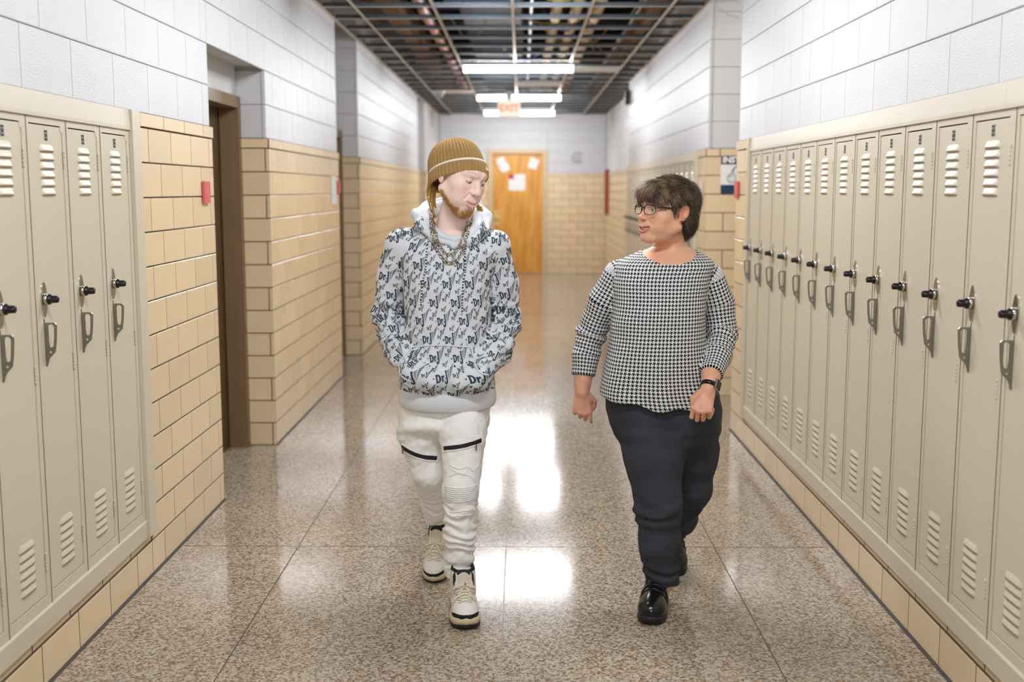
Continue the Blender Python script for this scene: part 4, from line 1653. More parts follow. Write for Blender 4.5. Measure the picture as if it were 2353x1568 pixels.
# ---- joints
m_sh = {-1: PT(921, 566, 4.42), 1: PT(1138, 574, 4.42)}
arm = {-1: [m_sh[-1], PT(902, 640, 4.45), PT(893, 728, 4.47), PT(912, 800, 4.36), PT(955, 862, 4.235)],
       1: [m_sh[1], PT(1153, 650, 4.45), PT(1160, 738, 4.47), PT(1142, 800, 4.36), PT(1098, 866, 4.235)]}
armr = [0.062, 0.060, 0.060, 0.056, 0.046]
# rear (image left) and front (image right) legs
leg = {-1: [PT(985, 850, 4.43), PT(975, 985, 4.40), (PT(988, 1100, 4.40)), PT(1003, 1172, 4.55), PT(1004, 1212, 4.68)],
       1: [PT(1068, 850, 4.40), PT(1066, 985, 4.30), PT(1060, 1128, 4.215), PT(1056, 1230, 4.215), PT(1055, 1318, 4.215)]}
neck_b = PT(1033, 548, 4.43)

# ---- beanie, in the head frame tipped back
bR = rotm(0, -25, -2) @ mR @ np.array([list(r) for r in (Matrix.Rotation(math.radians(-19), 3, 'X') @ Matrix.Rotation(math.radians(-13), 3, 'Y'))])
bc = np.array(mC) + mR @ np.array([0.004, 0.010, -0.022]) + np.array([0, 0, -0.016])

# ---- body: one continuous surface
hx, hy, hz = mC
xs = axis_grid(MBASE[0] - 0.40, MBASE[0] + 0.42, 0.012, [(hx - 0.13, hx + 0.15, 0.0022)])
ys = axis_grid(3.85, 4.95, 0.013, [(hy - 0.15, hy + 0.14, 0.0024)])
zs = axis_grid(0.02, 1.80, 0.013, [(hz - 0.15, hz + 0.14, 0.0022)])
fd = Field(xs, ys, zs)
torso_keys = [Px.row(540, 960, 1112, TY + 0.02, 0.07), Px.row(560, 935, 1130, TY + 0.01, 0.09), Px.row(620, 938, 1118, TY, 0.112), Px.row(760, 942, 1115, TY, 0.11), Px.row(860, 935, 1120, TY, 0.12), Px.row(930, 935, 1115, TY, 0.12)]
fd.add(zloft(torso_keys)[0], 0.03)
for s in (-1, 1):
    fd.adds(chain(arm[s], [0.045, 0.042, 0.038, 0.034, 0.028]), 0.03)
    w = Vector(arm[s][-1])
    palm = w + Vector((-s * 0.050, 0.035, -0.02))
    fd.add(cone(w, palm, 0.026, 0.026), 0.02)
    fd.adds(chain(leg[s], [0.070, 0.060, 0.038, 0.034, 0.028]), 0.03)
    ft = Vector(leg[s][-1])
    fd.add(cone(ft, ft + Vector((0, -0.07, -0.09)), 0.036, 0.03), 0.02)
fd.add(cone(neck_b, Vector(mC) + Vector((0.0, 0.045, -0.06)), 0.068, 0.058), 0.03)
fd.add(cone(tuple(Vector(neck_b) + Vector((-0.03, -0.045, 0.0))), tuple(Vector(mC) + Vector((-0.045, 0.01, -0.07))), 0.014, 0.016), 0.03)
mst = dict(brow=0.0105, nose=1.12, lips=0.88, open=0.0030, smile=0.0065, lid=1.0, eyes_open=False, mouth=0.0265, crease=0.009, cheek=0.002)
head_field(fd, mR, mC, mS, mst)
V, Q = fd.nets()
V = smooth_verts(V, Q, 1, 0.35)
Lc = loc_coords(V, mR, mC, mS)
Bq = (V - bc) @ bR                     # the scalp is pressed in under the cap
bprof = spline([-0.02, 0.0, 0.03, 0.05, 0.075, 0.10, 0.122, 0.139, 0.151, 0.157], [1.0, 0.98, 0.95, 0.96, 0.94, 0.885, 0.785, 0.64, 0.46, 0.2])
cap_ = (Bq[:, 2] > 0.0)
by0 = 0.12 * Bq[:, 2]
rr_ = np.sqrt((Bq[:, 0] / 0.0915) ** 2 + ((Bq[:, 1] - by0) / 0.118) ** 2)
lim = bprof(np.clip(Bq[:, 2], -0.02, 0.157))
f_ = np.where(cap_ & (rr_ > lim), lim / np.maximum(rr_, 1e-6), 1.0)
Bq[:, 0] *= f_
Bq[:, 1] = by0 + (Bq[:, 1] - by0) * f_
Bq[:, 2] = np.minimum(Bq[:, 2], 0.15)
V = np.where(cap_[:, None], Bq @ bR.T + bc, V)
C = face_tint(V, Lc, (244, 216, 204), (226, 168, 160), (236, 180, 170), mw=0.0265, sm=0.0065, op=0.0030, brow=((218, 176, 132), 0.6), lids=((226, 176, 164), 0.35))
x, y, z = Lc.T
for s in (-1, 1):          # dark lash line under the lowered lids
    q = np.abs(z + 0.0085 - 0.0028 * (np.abs(x - s * 0.0325) / 0.011) ** 2)
    w = np.exp(-(q / 0.0017) ** 2) * (np.abs(x - s * 0.0325) < 0.0125) * (y < -0.062)
    C = C * (1 - 0.75 * w[:, None]) + lin((96, 62, 50)) * 0.75 * w[:, None]
ax = np.abs(x)
jawline = -0.052 - 0.058 * np.clip((0.03 - y) / 0.09, 0, 1)
side = np.exp(-((z - jawline - 0.004) / 0.014) ** 2) * sstep(0.012, -0.018, y) * (y > -0.078) * (ax > 0.026)
chin = np.exp(-((z + 0.108) / 0.018) ** 2 - (x / 0.032) ** 2) * (y < -0.035)
w = np.clip(np.maximum(side, chin), 0, 1)[:, None] * 0.75
C = C * (1 - w) + lin((204, 150, 96)) * w
body = link('body', np_mesh('body', V, Q, 'skin', MBASE, color=C), man)
mbodyV, mbodyQ, mbodyN, mbodyL = V, Q, vnormals(V, Q), Lc

# ---- hoodie
fd = Field.box((MBASE[0] - 0.36, 4.02, 0.66), (MBASE[0] + 0.38, 4.68, 1.60), 0.0045)
hk = [Px.row(524, 985, 1085, TY + 0.03, 0.06), Px.row(545, 942, 1120, TY + 0.02, 0.092), Px.row(570, 922, 1140, TY + 0.01, 0.115), Px.row(630, 925, 1132, TY, 0.135), Px.row(720, 930, 1128, TY - 0.005, 0.138),
      Px.row(800, 926, 1128, TY - 0.01, 0.145), Px.row(850, 920, 1132, TY - 0.015, 0.155), Px.row(885, 919, 1136, TY - 0.015, 0.155), Px.row(915, 924, 1132, TY - 0.015, 0.145), Px.row(925, 928, 1128, TY - 0.015, 0.135)]
tor, tfs = zloft(hk, 2.2)
fd.add(tor, 0.02)
for s in (-1, 1):
    fd.adds(chain(arm[s], armr), 0.022)
    w = Vector(arm[s][-1])
    fd.add(cone(PT(1035 + s * 60, 545, TY + 0.03), PT(1030 + s * 108, 562, TY + 0.02), 0.050, 0.052), 0.03)
    fd.add(cone(w, w + Vector((-s * 0.07, -0.010, -0.02)), 0.046, 0.040), 0.03)      # hand bulging inside the pocket
fd.add(ell(PT(1026, 868, 4.285), (0.125, 0.05, 0.058)), 0.04)                        # pocket fullness
fd.sub(cone(neck_b, tuple(Vector(neck_b) + Vector((0.02, -0.06, 0.10))), 0.070, 0.080), 0.012)
V, Q = fd.nets()
V = smooth_verts(V, Q, 2, 0.5)
N0 = vnormals(V, Q)
disp = 0.0016 * Wob(1, 0.09)(V) + 0.0008 * Wob(2, 0.04)(V)
armmask = np.zeros(len(V)); ui = {}
for s in (-1, 1):
    d, sl, cp, seg = limb_coords(V, arm[s])
    an = limb_angle(V, cp, arm[s], seg)
    onarm = sstep(0.085, 0.065, d) * sstep(0.07, 0.12, sl)
    el = np.exp(-((sl - 0.30) / 0.07) ** 2) + 0.8 * np.exp(-((sl - 0.43) / 0.06) ** 2)
    wv = np.sin(sl * 2 * np.pi / 0.042 + 1.6 * np.sin(an + s) + 2.0 * Wob(5 + s, 0.12)(V))
    disp += onarm * el * 0.0075 * wv
    disp += onarm * 0.003 * Wob(8 + s, 0.06, stretch=(1, 1, 2))(V)
zt = V[:, 2]
tx = V[:, 0] - MBASE[0]
drape = np.exp(-((zt - 0.93) / 0.05) ** 2)
disp += 0.004 * drape * np.sin(tx * 55 + 3 * Wob(11, 0.2)(V))
disp += 0.0035 * np.sin(zt * 95 + tx * 30) * sstep(1.12, 1.02, zt) * sstep(0.92, 0.98, zt) * (np.abs(tx) > 0.08)
V = V + N0 * disp[:, None]
hoodV, hoodQ = V, Q
P1 = V.astype(f32)
dt = tor[0](P1[:, 0], P1[:, 1], P1[:, 2])
da = np.full(len(V), 9.0)
for s in (-1, 1):
    lst = arm[s][:-1] + [tuple(Vector(arm[s][-2]).lerp(Vector(arm[s][-1]), 0.35))]
    for p in chain(lst, armr[:-1] + [0.05]):
        da = np.minimum(da, p[0](P1[:, 0], P1[:, 1], P1[:, 2]))
isarm_v = da < dt - 0.004
isarm = isarm_v[Q].mean(1) > 0.5
hoodie = link('hoodie', np_mesh('hoodie', V, Q, 'hoodie', MBASE), man)
bv_t = bvh_of(V, Q, ~isarm)
bv_a = bvh_of(V, Q, isarm)
bv_h = bvh_of(V, Q)

# rib hem
kk = []
for py, g, b in ((884, 0.001, 0.156), (898, 0.006, 0.155), (914, 0.008, 0.150), (926, 0.003, 0.146)):
    r = Px.row(py, 921, 1136, TY - 0.015, b)
    kk.append((r[0], r[1], r[2], r[3] + g, b + g))
fd = Field.box((MBASE[0] - 0.25, 4.1, 0.66), (MBASE[0] + 0.27, 4.64, 0.92), 0.004)
fd.add(zloft(kk, 2.2)[0], 0)
V2, Q2 = fd.nets()
# the band dips in front
fr = sstep(4.45, 4.22, V2[:, 1])
V2[:, 2] -= 0.012 * fr
V2 = smooth_verts(V2, Q2, 3, 0.5)
link('hem_band', np_mesh('hem_band', V2, Q2, 'lining', MBASE), hoodie)

# hood lying round the neck: outer roll and lining
path_o = [PT(1042, 563, 4.30), PT(1000, 548, 4.315), PT(968, 520, 4.36), PT(960, 494, 4.43), PT(985, 478, 4.50), PT(1040, 466, 4.54), PT(1090, 478, 4.51), PT(1116, 500, 4.44), PT(1112, 530, 4.37), PT(1085, 556, 4.315), PT(1042, 563, 4.30)]
fd = Field.box((MBASE[0] - 0.18, 4.2, 1.30), (MBASE[0] + 0.22, 4.68, 1.62), 0.0035)
fd.adds(chain(path_o, [0.013, 0.016, 0.020, 0.023, 0.030, 0.040, 0.032, 0.024, 0.019, 0.016, 0.013]), 0.012)
fd.add(cone(PT(1040, 500, 4.56), PT(1040, 560, 4.56), 0.06, 0.05), 0.03)
V3, Q3 = fd.nets()
V3 = smooth_verts(V3, Q3, 2, 0.5)
V3 = V3 + vnormals(V3, Q3) * (0.003 * Wob(21, 0.05)(V3))[:, None]
hood = link('hood', np_mesh('hood', V3, Q3, 'hoodie', MBASE), hoodie)
bv_o = bvh_of(V3, Q3)
path_i = [tuple(Vector(p) * 0.80 + Vector(neck_b) * 0.20 + Vector((0.0, 0.0, 0.016))) for p in path_o]
fd = Field.box((MBASE[0] - 0.18, 4.2, 1.30), (MBASE[0] + 0.22, 4.68, 1.62), 0.004)
fd.adds(chain(path_i, [0.012, 0.016, 0.021, 0.025, 0.03, 0.034, 0.03, 0.025, 0.021, 0.017, 0.012]), 0.012)
V4, Q4 = fd.nets()
V4 = smooth_verts(V4, Q4, 2, 0.5)
link('hood_lining', np_mesh('hood_lining', V4, Q4, 'lining', MBASE), hood)
fd = Field.box((MBASE[0] - 0.15, 4.24, 1.30), (MBASE[0] + 0.2, 4.55, 1.52), 0.0035)
fd.add(ell(tuple(Vector(neck_b) + Vector((0.004, -0.018, -0.026))), (0.092, 0.082, 0.042)), 0)
V5, Q5 = fd.nets()
link('undershirt', np_mesh('undershirt', V5, Q5, 'white_tee', MBASE), man)

# ---- print on the hoodie
SX = 0.72
G_D = [[(0, 0), (.38, 0), (.64, .12), (.78, .36), (.78, .66), (.64, .88), (.38, 1), (0, 1), (0, .86), (.06, .8), (.06, .2), (0, .14)], [(.30, .18), (.40, .2), (.52, .36), (.52, .66), (.40, .8), (.30, .82)]]
G_r = [[(.86, 0), (1.08, 0), (1.08, .42), (1.16, .52), (1.30, .5), (1.34, .70), (1.20, .76), (1.08, .66), (1.08, .74), (.86, .74)]]
G_J = [[(1.58, 1.22), (1.94, 1.22), (1.94, 1.1), (1.88, 1.05), (1.88, .0), (1.78, -.28), (1.55, -.42), (1.30, -.38), (1.2, -.2), (1.28, .02), (1.48, .02), (1.42, -.12), (1.55, -.18), (1.62, -.05), (1.62, 1.05), (1.58, 1.1)]]
G_O = [[(1.46 + .13 * math.cos(q), .28 + .15 * math.sin(q)) for q in np.linspace(0, 6.283, 13)[:-1]], [(1.46 + .07 * math.cos(q), .28 + .09 * math.sin(q)) for q in np.linspace(0, 6.283, 11)[:-1]]]
WING = []
for i in range(6):
    x0, y0 = 2.02, 1.14 - 0.19 * i
    Lw = 1.5 - 0.22 * i
    for a, b in ((0.0, 0.36), (0.42, 1.0)):
        xa, xb_ = x0 + Lw * a, x0 + Lw * b
        ya, yb_ = y0 + Lw * a * 0.42, y0 + Lw * b * 0.42 + (0.10 if b == 1.0 else 0)
        WING.append([[(xa, ya), (xb_, yb_), (xb_ - 0.03, yb_ - 0.03), (xb_ - 0.12, yb_ - 0.15 if b == 1.0 else yb_ - 0.12), (xa, ya - 0.12)]])
BIG = [G_D, G_r, G_J, G_O] + WING
SMALL = [G_D, G_r, G_J]
SWING = [[[(2.05, 1.1), (3.1, 1.75), (2.8, 1.1), (2.05, 0.2)]]]
STAR = [[[((1.0 if k % 2 == 0 else 0.42) * math.sin(k * math.pi / 5), (1.0 if k % 2 == 0 else 0.42) * math.cos(k * math.pi / 5)) for k in range(10)]]]


def glyph(polys, maxlen):
    bm = bmesh.new()
    for loops in polys:
        lp = [[Vector((p[0] * (SX if polys is not STAR else 1), p[1], 0)) for p in l] for l in loops]
        allp = [bm.verts.new(p) for l in lp for p in l]
        for t in tessellate_polygon(lp):
            try: bm.faces.new([allp[i] for i in t])
            except ValueError: pass
    for _ in range(3):
        e = [e for e in bm.edges if e.calc_length() > maxlen]
        if not e: break
        bmesh.ops.subdivide_edges(bm, edges=e, cuts=1)
    bmesh.ops.triangulate(bm, faces=bm.faces)
    bm.verts.index_update()
    v = np.array([(q.co.x, q.co.y) for q in bm.verts]); f = np.array([[w.index for w in q.verts] for q in bm.faces])
    bm.free()
    return v, f


g_big, g_small, g_sw, g_star = glyph(BIG, 0.28), glyph(SMALL, 0.6), glyph(SWING, 0.7), glyph(STAR, 0.8)


def put(gl, u, v, size, rot, mapper, out):
    gv, gf = gl
    c, s = math.cos(rot), math.sin(rot)
    vs = []
    for (a, b) in gv:
        p = mapper(u + size * (a * c - b * s), v + size * (a * s + b * c))
        vs.append(p)
    o = len(out[0])
    ok = [p is not None for p in vs]
    out[0].extend([p if p is not None else (0, 0, 0) for p in vs])
    for t in gf:
        if ok[t[0]] and ok[t[1]] and ok[t[2]]:
            A, B_, C_ = [np.array(vs[i]) for i in t]
            if max(np.linalg.norm(A - B_), np.linalg.norm(B_ - C_), np.linalg.norm(A - C_)) < size * 1.6 + 0.01:
                out[1].append((o + t[0], o + t[1], o + t[2]))


def torso_mapper(u, v):
    z = v
    cx, cy = float(tfs[0](z)), float(tfs[1](z))
    th = u / 0.175
    d = Vector((math.sin(th), -math.cos(th), 0))
    org = Vector((cx, cy, z)) + d * 0.5
    p, n, i, dist = bv_t.ray_cast(org, -d, 0.45)
    if p is None: return None
    if n.dot(d) < 0: n = -n
    return tuple(p + n * 0.0012)


def arm_mapper(s):
    pts = [Vector(p) for p in arm[s]]
    L = [0]
    for i in range(len(pts) - 1): L.append(L[-1] + (pts[i + 1] - pts[i]).length)

    def f(u, v):
        i = max(0, min(len(pts) - 2, int(np.searchsorted(L, v)) - 1))
        t = (pts[i + 1] - pts[i]).normalized()
        c = pts[i] + t * (v - L[i])
        r = Vector((0, -1, 0)); uu = (r - t * r.dot(t)).normalized(); ww = t.cross(uu)
        th = -u / 0.062
        d = uu * math.cos(th) + ww * math.sin(th)
        p, n, k, dist = bv_a.ray_cast(c + d * 0.16, -d, 0.16)
        if p is None or (v < 0.2 and dist < 0.05):
            p, n, k, dist = bv_h.ray_cast(c + d * 0.16, -d, 0.16)
        if p is None or dist < 0.06: return None
        if n.dot(d) < 0: n = -n
        return tuple(p + n * 0.0012)
    return f, L[-1]


dark, lite = ([], []), ([], [])
rr = random.Random(5)


def fill(mapper, u0, u1, v0, v1, rot, seed, flip=1):
    dx, dy = 0.104, 0.070
    j = 0
    v = v0
    while v < v1:
        u = u0 + (0.5 * dx if j % 2 else 0) + 0.013 * j
        while u < u1:
            put(g_big, u, flip * v, 0.0300, rot, mapper, dark)
            for (a, b) in ((0.010, -0.031), (0.056, -0.016), (0.062, 0.022)):
                x_, y_ = u + a + rr.uniform(-.004, .004), v + b * flip + rr.uniform(-.003, .003)
                put(g_small, x_, flip * y_, 0.0118, rot + rr.uniform(-.06, .06), mapper, dark)
                put(g_sw, x_, flip * y_, 0.0118, rot, mapper, lite)
            for (a, b) in ((0.002, -0.012), (0.094, 0.016)):
                put(g_star, u + a, flip * v + b, rr.choice((0.0036, 0.0045, 0.0062)), rr.uniform(0, 1), mapper, dark)
            u += dx
        v += dy
        j += 1


def shoulder_mapper(u, v):
    d = Vector((0, 0.72, -0.69))
    p, n, i, dist = bv_h.ray_cast(Vector((MBASE[0] + u, 4.40, 1.42)) - d * 0.8 + Vector((0, 0.69, 0.72)) * v, d, 1.5)
    if p is None or p.z < 1.405 or n.z < 0.35 or abs(p.x - MBASE[0] - 0.01) < 0.05: return None
    return tuple(p - d * 0.0014)


for k in range(7):
    for j in range(5):
        u_, v_ = -0.24 + 0.075 * k + 0.03 * (j % 2), -0.10 + 0.042 * j
        put(g_big if (k + j) % 2 else g_small, u_, v_, 0.028 if (k + j) % 2 else 0.014, 0.25, shoulder_mapper, dark)
        put(g_star, u_ + 0.03, v_ + 0.02, 0.005, 0.3, shoulder_mapper, dark)
fill(torso_mapper, -0.36, 0.36, 0.74, 1.47, 0.2, 1)
for s in (-1, 1):
    f_, L_ = arm_mapper(s)
    g_ = (lambda ff: (lambda u, v: ff(u, v)))(f_)
    LL = L_

    def flipmap(u, v, ff=f_, LL=LL):
        return ff(u, LL - v) if -0.01 < LL - v < LL else None
    fill(flipmap, -0.19, 0.15, 0.0, LL, 0.2, 2 + s)


def front_mapper(u, v):
    p, n, i, dist = bv_h.ray_cast(Vector((MBASE[0] + u, 3.6, v + 0.1)), Vector((0, 1, -0.12)).normalized(), 1.5)
    if p is None or p.z < 1.33: return None
    return tuple(p + (n if n.y < 0 else -n) * 0.0013)


for (px, py, sz, g) in ((896, 562, 0.026, g_big), (899, 540, 0.013, g_small), (884, 585, 0.012, g_small), (922, 548, 0.012, g_small), (890, 552, 0.005, g_star), (1130, 566, 0.026, g_big), (1138, 546, 0.013, g_small), (1158, 560, 0.012, g_small), (1164, 582, 0.012, g_small), (1150, 540, 0.005, g_star)):
    c_ = at(px, py, 4.36)
    put(g, c_.x - MBASE[0], c_.z, sz, 0.25 if px < 1000 else 0.1, front_mapper, dark)


def hood_mapper(u, v):
    p, n, i, dist = bv_o.ray_cast(Vector((MBASE[0] + u, 3.9, v)), Vector((0, 1, -0.12)).normalized(), 1.2)
    if p is None or p.y > 4.45: return None
    return tuple(p - Vector((0, 1, -0.12)).normalized() * 0.0014)


for (px, py, sz, g) in ((958, 512, 0.02, g_big), (975, 540, 0.014, g_small), (1002, 556, 0.012, g_small), (1100, 528, 0.022, g_big), (1078, 552, 0.014, g_small), (1112, 505, 0.012, g_small), (1045, 560, 0.012, g_small), (960, 488, 0.014, g_small), (972, 498, 0.012, g_small), (1108, 488, 0.014, g_small), (1118, 515, 0.018, g_big), (950, 500, 0.014, g_small), (1060, 560, 0.016, g_big), (985, 550, 0.016, g_big)):
    c_ = at(px, py, 4.34)
    put(g, c_.x - MBASE[0] - sz, c_.z, sz, 0.5 if px < 1030 else 0.3, hood_mapper, dark)


for k, (px, py) in enumerate(((952, 495), (964, 483), (980, 474), (958, 525), (968, 505), (990, 548), (1015, 560), (1030, 563), (1070, 556), (1092, 545), (1106, 536), (1118, 520), (1116, 500), (1104, 484), (1122, 508), (982, 541), (948, 510))):
    c_ = at(px, py, 4.36)
    put(g_small if k % 3 else g_big, c_.x - MBASE[0] - 0.012, c_.z, 0.011 if k % 3 else 0.016, (0.9, 0.2, 1.3)[k % 3], hood_mapper, dark)


def print_obj(name, out, m):
    me = bpy.data.meshes.new(name)
    me.from_pydata([(v[0] - MBASE[0], v[1] - MBASE[1], v[2]) for v in out[0]], [], out[1])
    me.materials.append(M[m])
    me.validate(); me.update()
    o = link(name, me, hoodie)
    o['kind'] = 'stuff'
    return o


o = print_obj('letter_print', dark, 'print'); o['label'] = 'slate lettering DrJ with wings and stars'
o = print_obj('wing_print', lite, 'print_light'); o['label'] = 'small grey wing marks'

# pocket seams and draw cords
for nm, pts in (('pocket_seam', [(948, 798), (985, 794), (1030, 794), (1082, 798)]), ('pocket_edge', [(948, 798), (932, 815), (918, 845), (922, 862), (945, 878)]), ('pocket_edge', [(1082, 798), (1090, 826), (1098, 850), (1110, 860), (1122, 862)])):
    ribbon(px_path(bv_h, pts, 0.001), 0.006, 0.003, nm, 'hoodie', hoodie, MBASE)
for pts in ([(983, 562), (980, 585), (979, 612), (974, 640), (970, 668), (968, 702)], [(1071, 560), (1068, 590), (1069, 620), (1064, 650), (1062, 690), (1061, 722)]):
    pth = [tuple(p - Vector(MBASE)) for p, n in px_path(bv_h, pts, 0.003)]
    MB().tube(pth, 0.0032, 8).build('drawstring', 'cord', hoodie, True)

# necklaces
nk = [(987, 484), (989, 510), (994, 540), (1003, 568), (1016, 592), (1033, 606), (1050, 598), (1064, 572), (1074, 540), (1082, 514)]
ni = [(993, 492), (997, 520), (1003, 545), (1012, 568), (1030, 586), (1046, 580), (1058, 558), (1068, 530), (1075, 508)]
allV = np.concatenate([hoodV, V3, mbodyV, V5, V4]); o1 = len(hoodV); o2 = o1 + len(V3); o3 = o2 + len(mbodyV); o4 = o3 + len(V5)
bv_all = bvh_of(allV, np.concatenate([hoodQ, Q3 + o1, mbodyQ + o2, Q5 + o3, Q4 + o4]))
links(px_path(bv_all, nk, 0.005), 'necklace', 'silver', man, MBASE, 0.0090, 0.0062, 0.0026)
links(px_path(bv_all, ni, 0.004), 'necklace', 'silver', man, MBASE, 0.0080, 0.0054, 0.0023)

# ---- white jeans
fd = Field.box((MBASE[0] - 0.26, 4.04, 0.10), (MBASE[0] + 0.28, 4.82, 0.90), 0.0045)
pk = [Px.row(885, 930, 1128, TY, 0.13), Px.row(940, 922, 1126, TY, 0.135), Px.row(985, 920, 1120, TY - 0.01, 0.125), Px.row(1003, 930, 1108, TY - 0.01, 0.08)]
fd.add(zloft(pk, 2.4)[0], 0.01)
lr = {-1: [0.088, 0.088, 0.066, 0.055, 0.044], 1: [0.090, 0.088, 0.068, 0.060, 0.053]}
jl = {-1: [PT(972, 930, 4.41), PT(968, 1000, 4.39), PT(985, 1085, 4.38), PT(1002, 1160, 4.53), PT(1006, 1208, 4.655)],
      1: [PT(1066, 930, 4.38), PT(1064, 1000, 4.28), PT(1059, 1125, 4.205), PT(1057, 1225, 4.21), PT(1056, 1300, 4.215)]}
for s in (-1, 1):
    fd.adds(chain(jl[s], lr[s]), 0.022 if s < 0 else 0.016)
fd.add(cone(jl[1][-1], PT(1054, 1312, 4.215), 0.052, 0.053), 0.006)
ankle = jl[-1][-1]
dv = (Vector(jl[-1][-1]) - Vector(jl[-1][-2])).normalized()
fd.clip(lambda X, Y, Z: np.where(Y > 4.5, (X - ankle[0]) * dv.x + (Y - ankle[1]) * dv.y + (Z - ankle[2]) * dv.z - 0.012, -1.0))
zbot = PT(1055, 1326, 4.215)[2]
fd.clip(lambda X, Y, Z: np.where(Y < 4.36, zbot - Z, -1.0))
V, Q = fd.nets()
V = smooth_verts(V, Q, 2, 0.5)
N0 = vnormals(V, Q)
disp = 0.0018 * Wob(31, 0.07)(V) + 0.001 * Wob(32, 0.03)(V)
for s in (-1, 1):
    d, sl, cp, seg = limb_coords(V, jl[s])
    an = limb_angle(V, cp, jl[s], seg)
    tot = 0.72 if s > 0 else 0.6
    shin = sstep(0.36, 0.44, sl)
    own = (V[:, 0] > 0.5 * (jl[-1][1][0] + jl[1][1][0])) if s > 0 else (V[:, 0] <= 0.5 * (jl[-1][1][0] + jl[1][1][0]))
    wv = np.sin(sl * 2 * np.pi / 0.036 + 1.3 * np.sin(an * 1.0 + s) + 2.2 * Wob(33 + s, 0.10)(V))
    disp += shin * own * 0.0042 * wv
    disp += own * np.exp(-((sl - 0.10) / 0.06) ** 2) * 0.004 * np.sin(sl * 90 + s * an * 1.5)
    if s > 0:
        disp += own * np.exp(-((sl - tot + 0.04) / 0.035) ** 2) * 0.006 * np.sin(sl * 2 * np.pi / 0.03 + an)
V = V + N0 * disp[:, None]
jeans = link('jeans', np_mesh('jeans', V, Q, 'white_jean', MBASE), man)
bv_j = bvh_of(V, Q)
for pts, pull in (([(924, 1027), (945, 1040), (972, 1050), (1003, 1053)], (927, 1030)), ([(1021, 1031), (1050, 1028), (1080, 1021), (1105, 1012)], (1093, 1022))):
    z_ = ribbon(px_path(bv_j, pts, 0.0015), 0.015, 0.002, 'zipper', 'suede_b', jeans, MBASE)
    for dy in (-6.5, 6.5):
        ribbon(px_path(bv_j, [(a, b + dy) for a, b in pts], 0.001), 0.005, 0.003, 'zip_welt', 'white_jean', z_, MBASE)
    p, n = cast_px(bv_j, *pull, 0.004)
    if p is not None:
        p = p - Vector(MBASE)
        MB().box(p.x - 0.003, p.x + 0.003, p.y - 0.003, p.y, p.z - 0.022, p.z + 0.003).build('zip_pull', 'steel', z_)
for k in range(8):         # ribbed knee panel
    y0 = 1119 + k * 4.2
    pth = [tuple(p - Vector(MBASE)) for p, n in px_path(bv_j, [(1024, y0 + 0), (1045, y0 + 3 + k * 0.4), (1070, y0 + 3), (1095, y0 - 3)], 0.001)]
    MB().tube(pth, 0.0030, 6).build('knee_rib', 'white_jean', jeans, True)
for k, pts in enumerate(([(1036, 1070), (1055, 1078), (1075, 1074), (1088, 1084)], [(1040, 1080), (1060, 1090), (1082, 1096), (1092, 1112)], [(1034, 1095), (1052, 1088), (1072, 1090)], [(1032, 1178), (1055, 1176), (1085, 1172)], [(1034, 1188), (1058, 1186), (1088, 1182)], [(1030, 1252), (1055, 1254), (1084, 1252)])):
    pth = [tuple(p - Vector(MBASE)) for p, n in px_path(bv_j, pts, 0.001)]
    MB().tube([(a + 0.0015 * math.sin(i * 2.1), b, c + 0.0012 * math.cos(i * 1.7)) for i, (a, b, c) in enumerate(pth)], 0.0022, 6).build('frayed_seam', 'white_jean', jeans, True)
pth = [tuple(p - Vector(MBASE)) for p, n in px_path(bv_j, [(1018, 950), (1017, 975), (1016, 992)], 0.0005)]
MB().tube(pth, 0.0022, 6).build('fly_seam', 'white_jean', jeans, True)


# ---- sneakers
def sole_outline(n=44, wmul=1.0, grow=0.0):
    """outline of a right/left neutral shoe, toe at -y"""
    ky = [-0.150, -0.138, -0.11, -0.07, -0.02, 0.03, 0.08, 0.12, 0.145, 0.152]
    kw = [0.001, 0.027, 0.046, 0.053, 0.049, 0.043, 0.042, 0.040, 0.024, 0.001]
    f = spline(ky, kw)
    ys_ = -0.0 + np.array([0.5 * (1 - math.cos(math.pi * i / (n // 2))) for i in range(n // 2 + 1)]) * 0.302 - 0.150
    a = [(max(float(f(y)), 0.0) * wmul + grow, y) for y in ys_]
    ctr = [(x, y) for x, y in a] + [(-x, y) for x, y in a[::-1][1:-1]]
    return ctr


def layer(z0, z1, g0, g1, spring=0.0):
    a = sole_outline(grow=0.0)
    n = len(a)
    V, F = [], []

    def zz(y): return spring * max(0.0, (-y - 0.06) / 0.09) ** 2
    for (zv, g) in ((z0, g0), ((z0 + z1) / 2, max(g0, g1) + 0.002), (z1, g1)):
        for x_, y_ in a:
            l = math.hypot(x_ / 0.05, y_ / 0.15) + 1e-6
            V.append((x_ + g * (x_ / 0.05) / l, y_ + g * (y_ / 0.15) / l, zv + zz(y_)))
    for L0 in (0, n):
        for i in range(n):
            i2 = (i + 1) % n
            F.append((L0 + i, L0 + i2, L0 + n + i2, L0 + n + i))
    F.append(tuple(range(n - 1, -1, -1))); F.append(tuple(2 * n + i for i in range(n)))
    return MB().add(V, F)


SNK = None


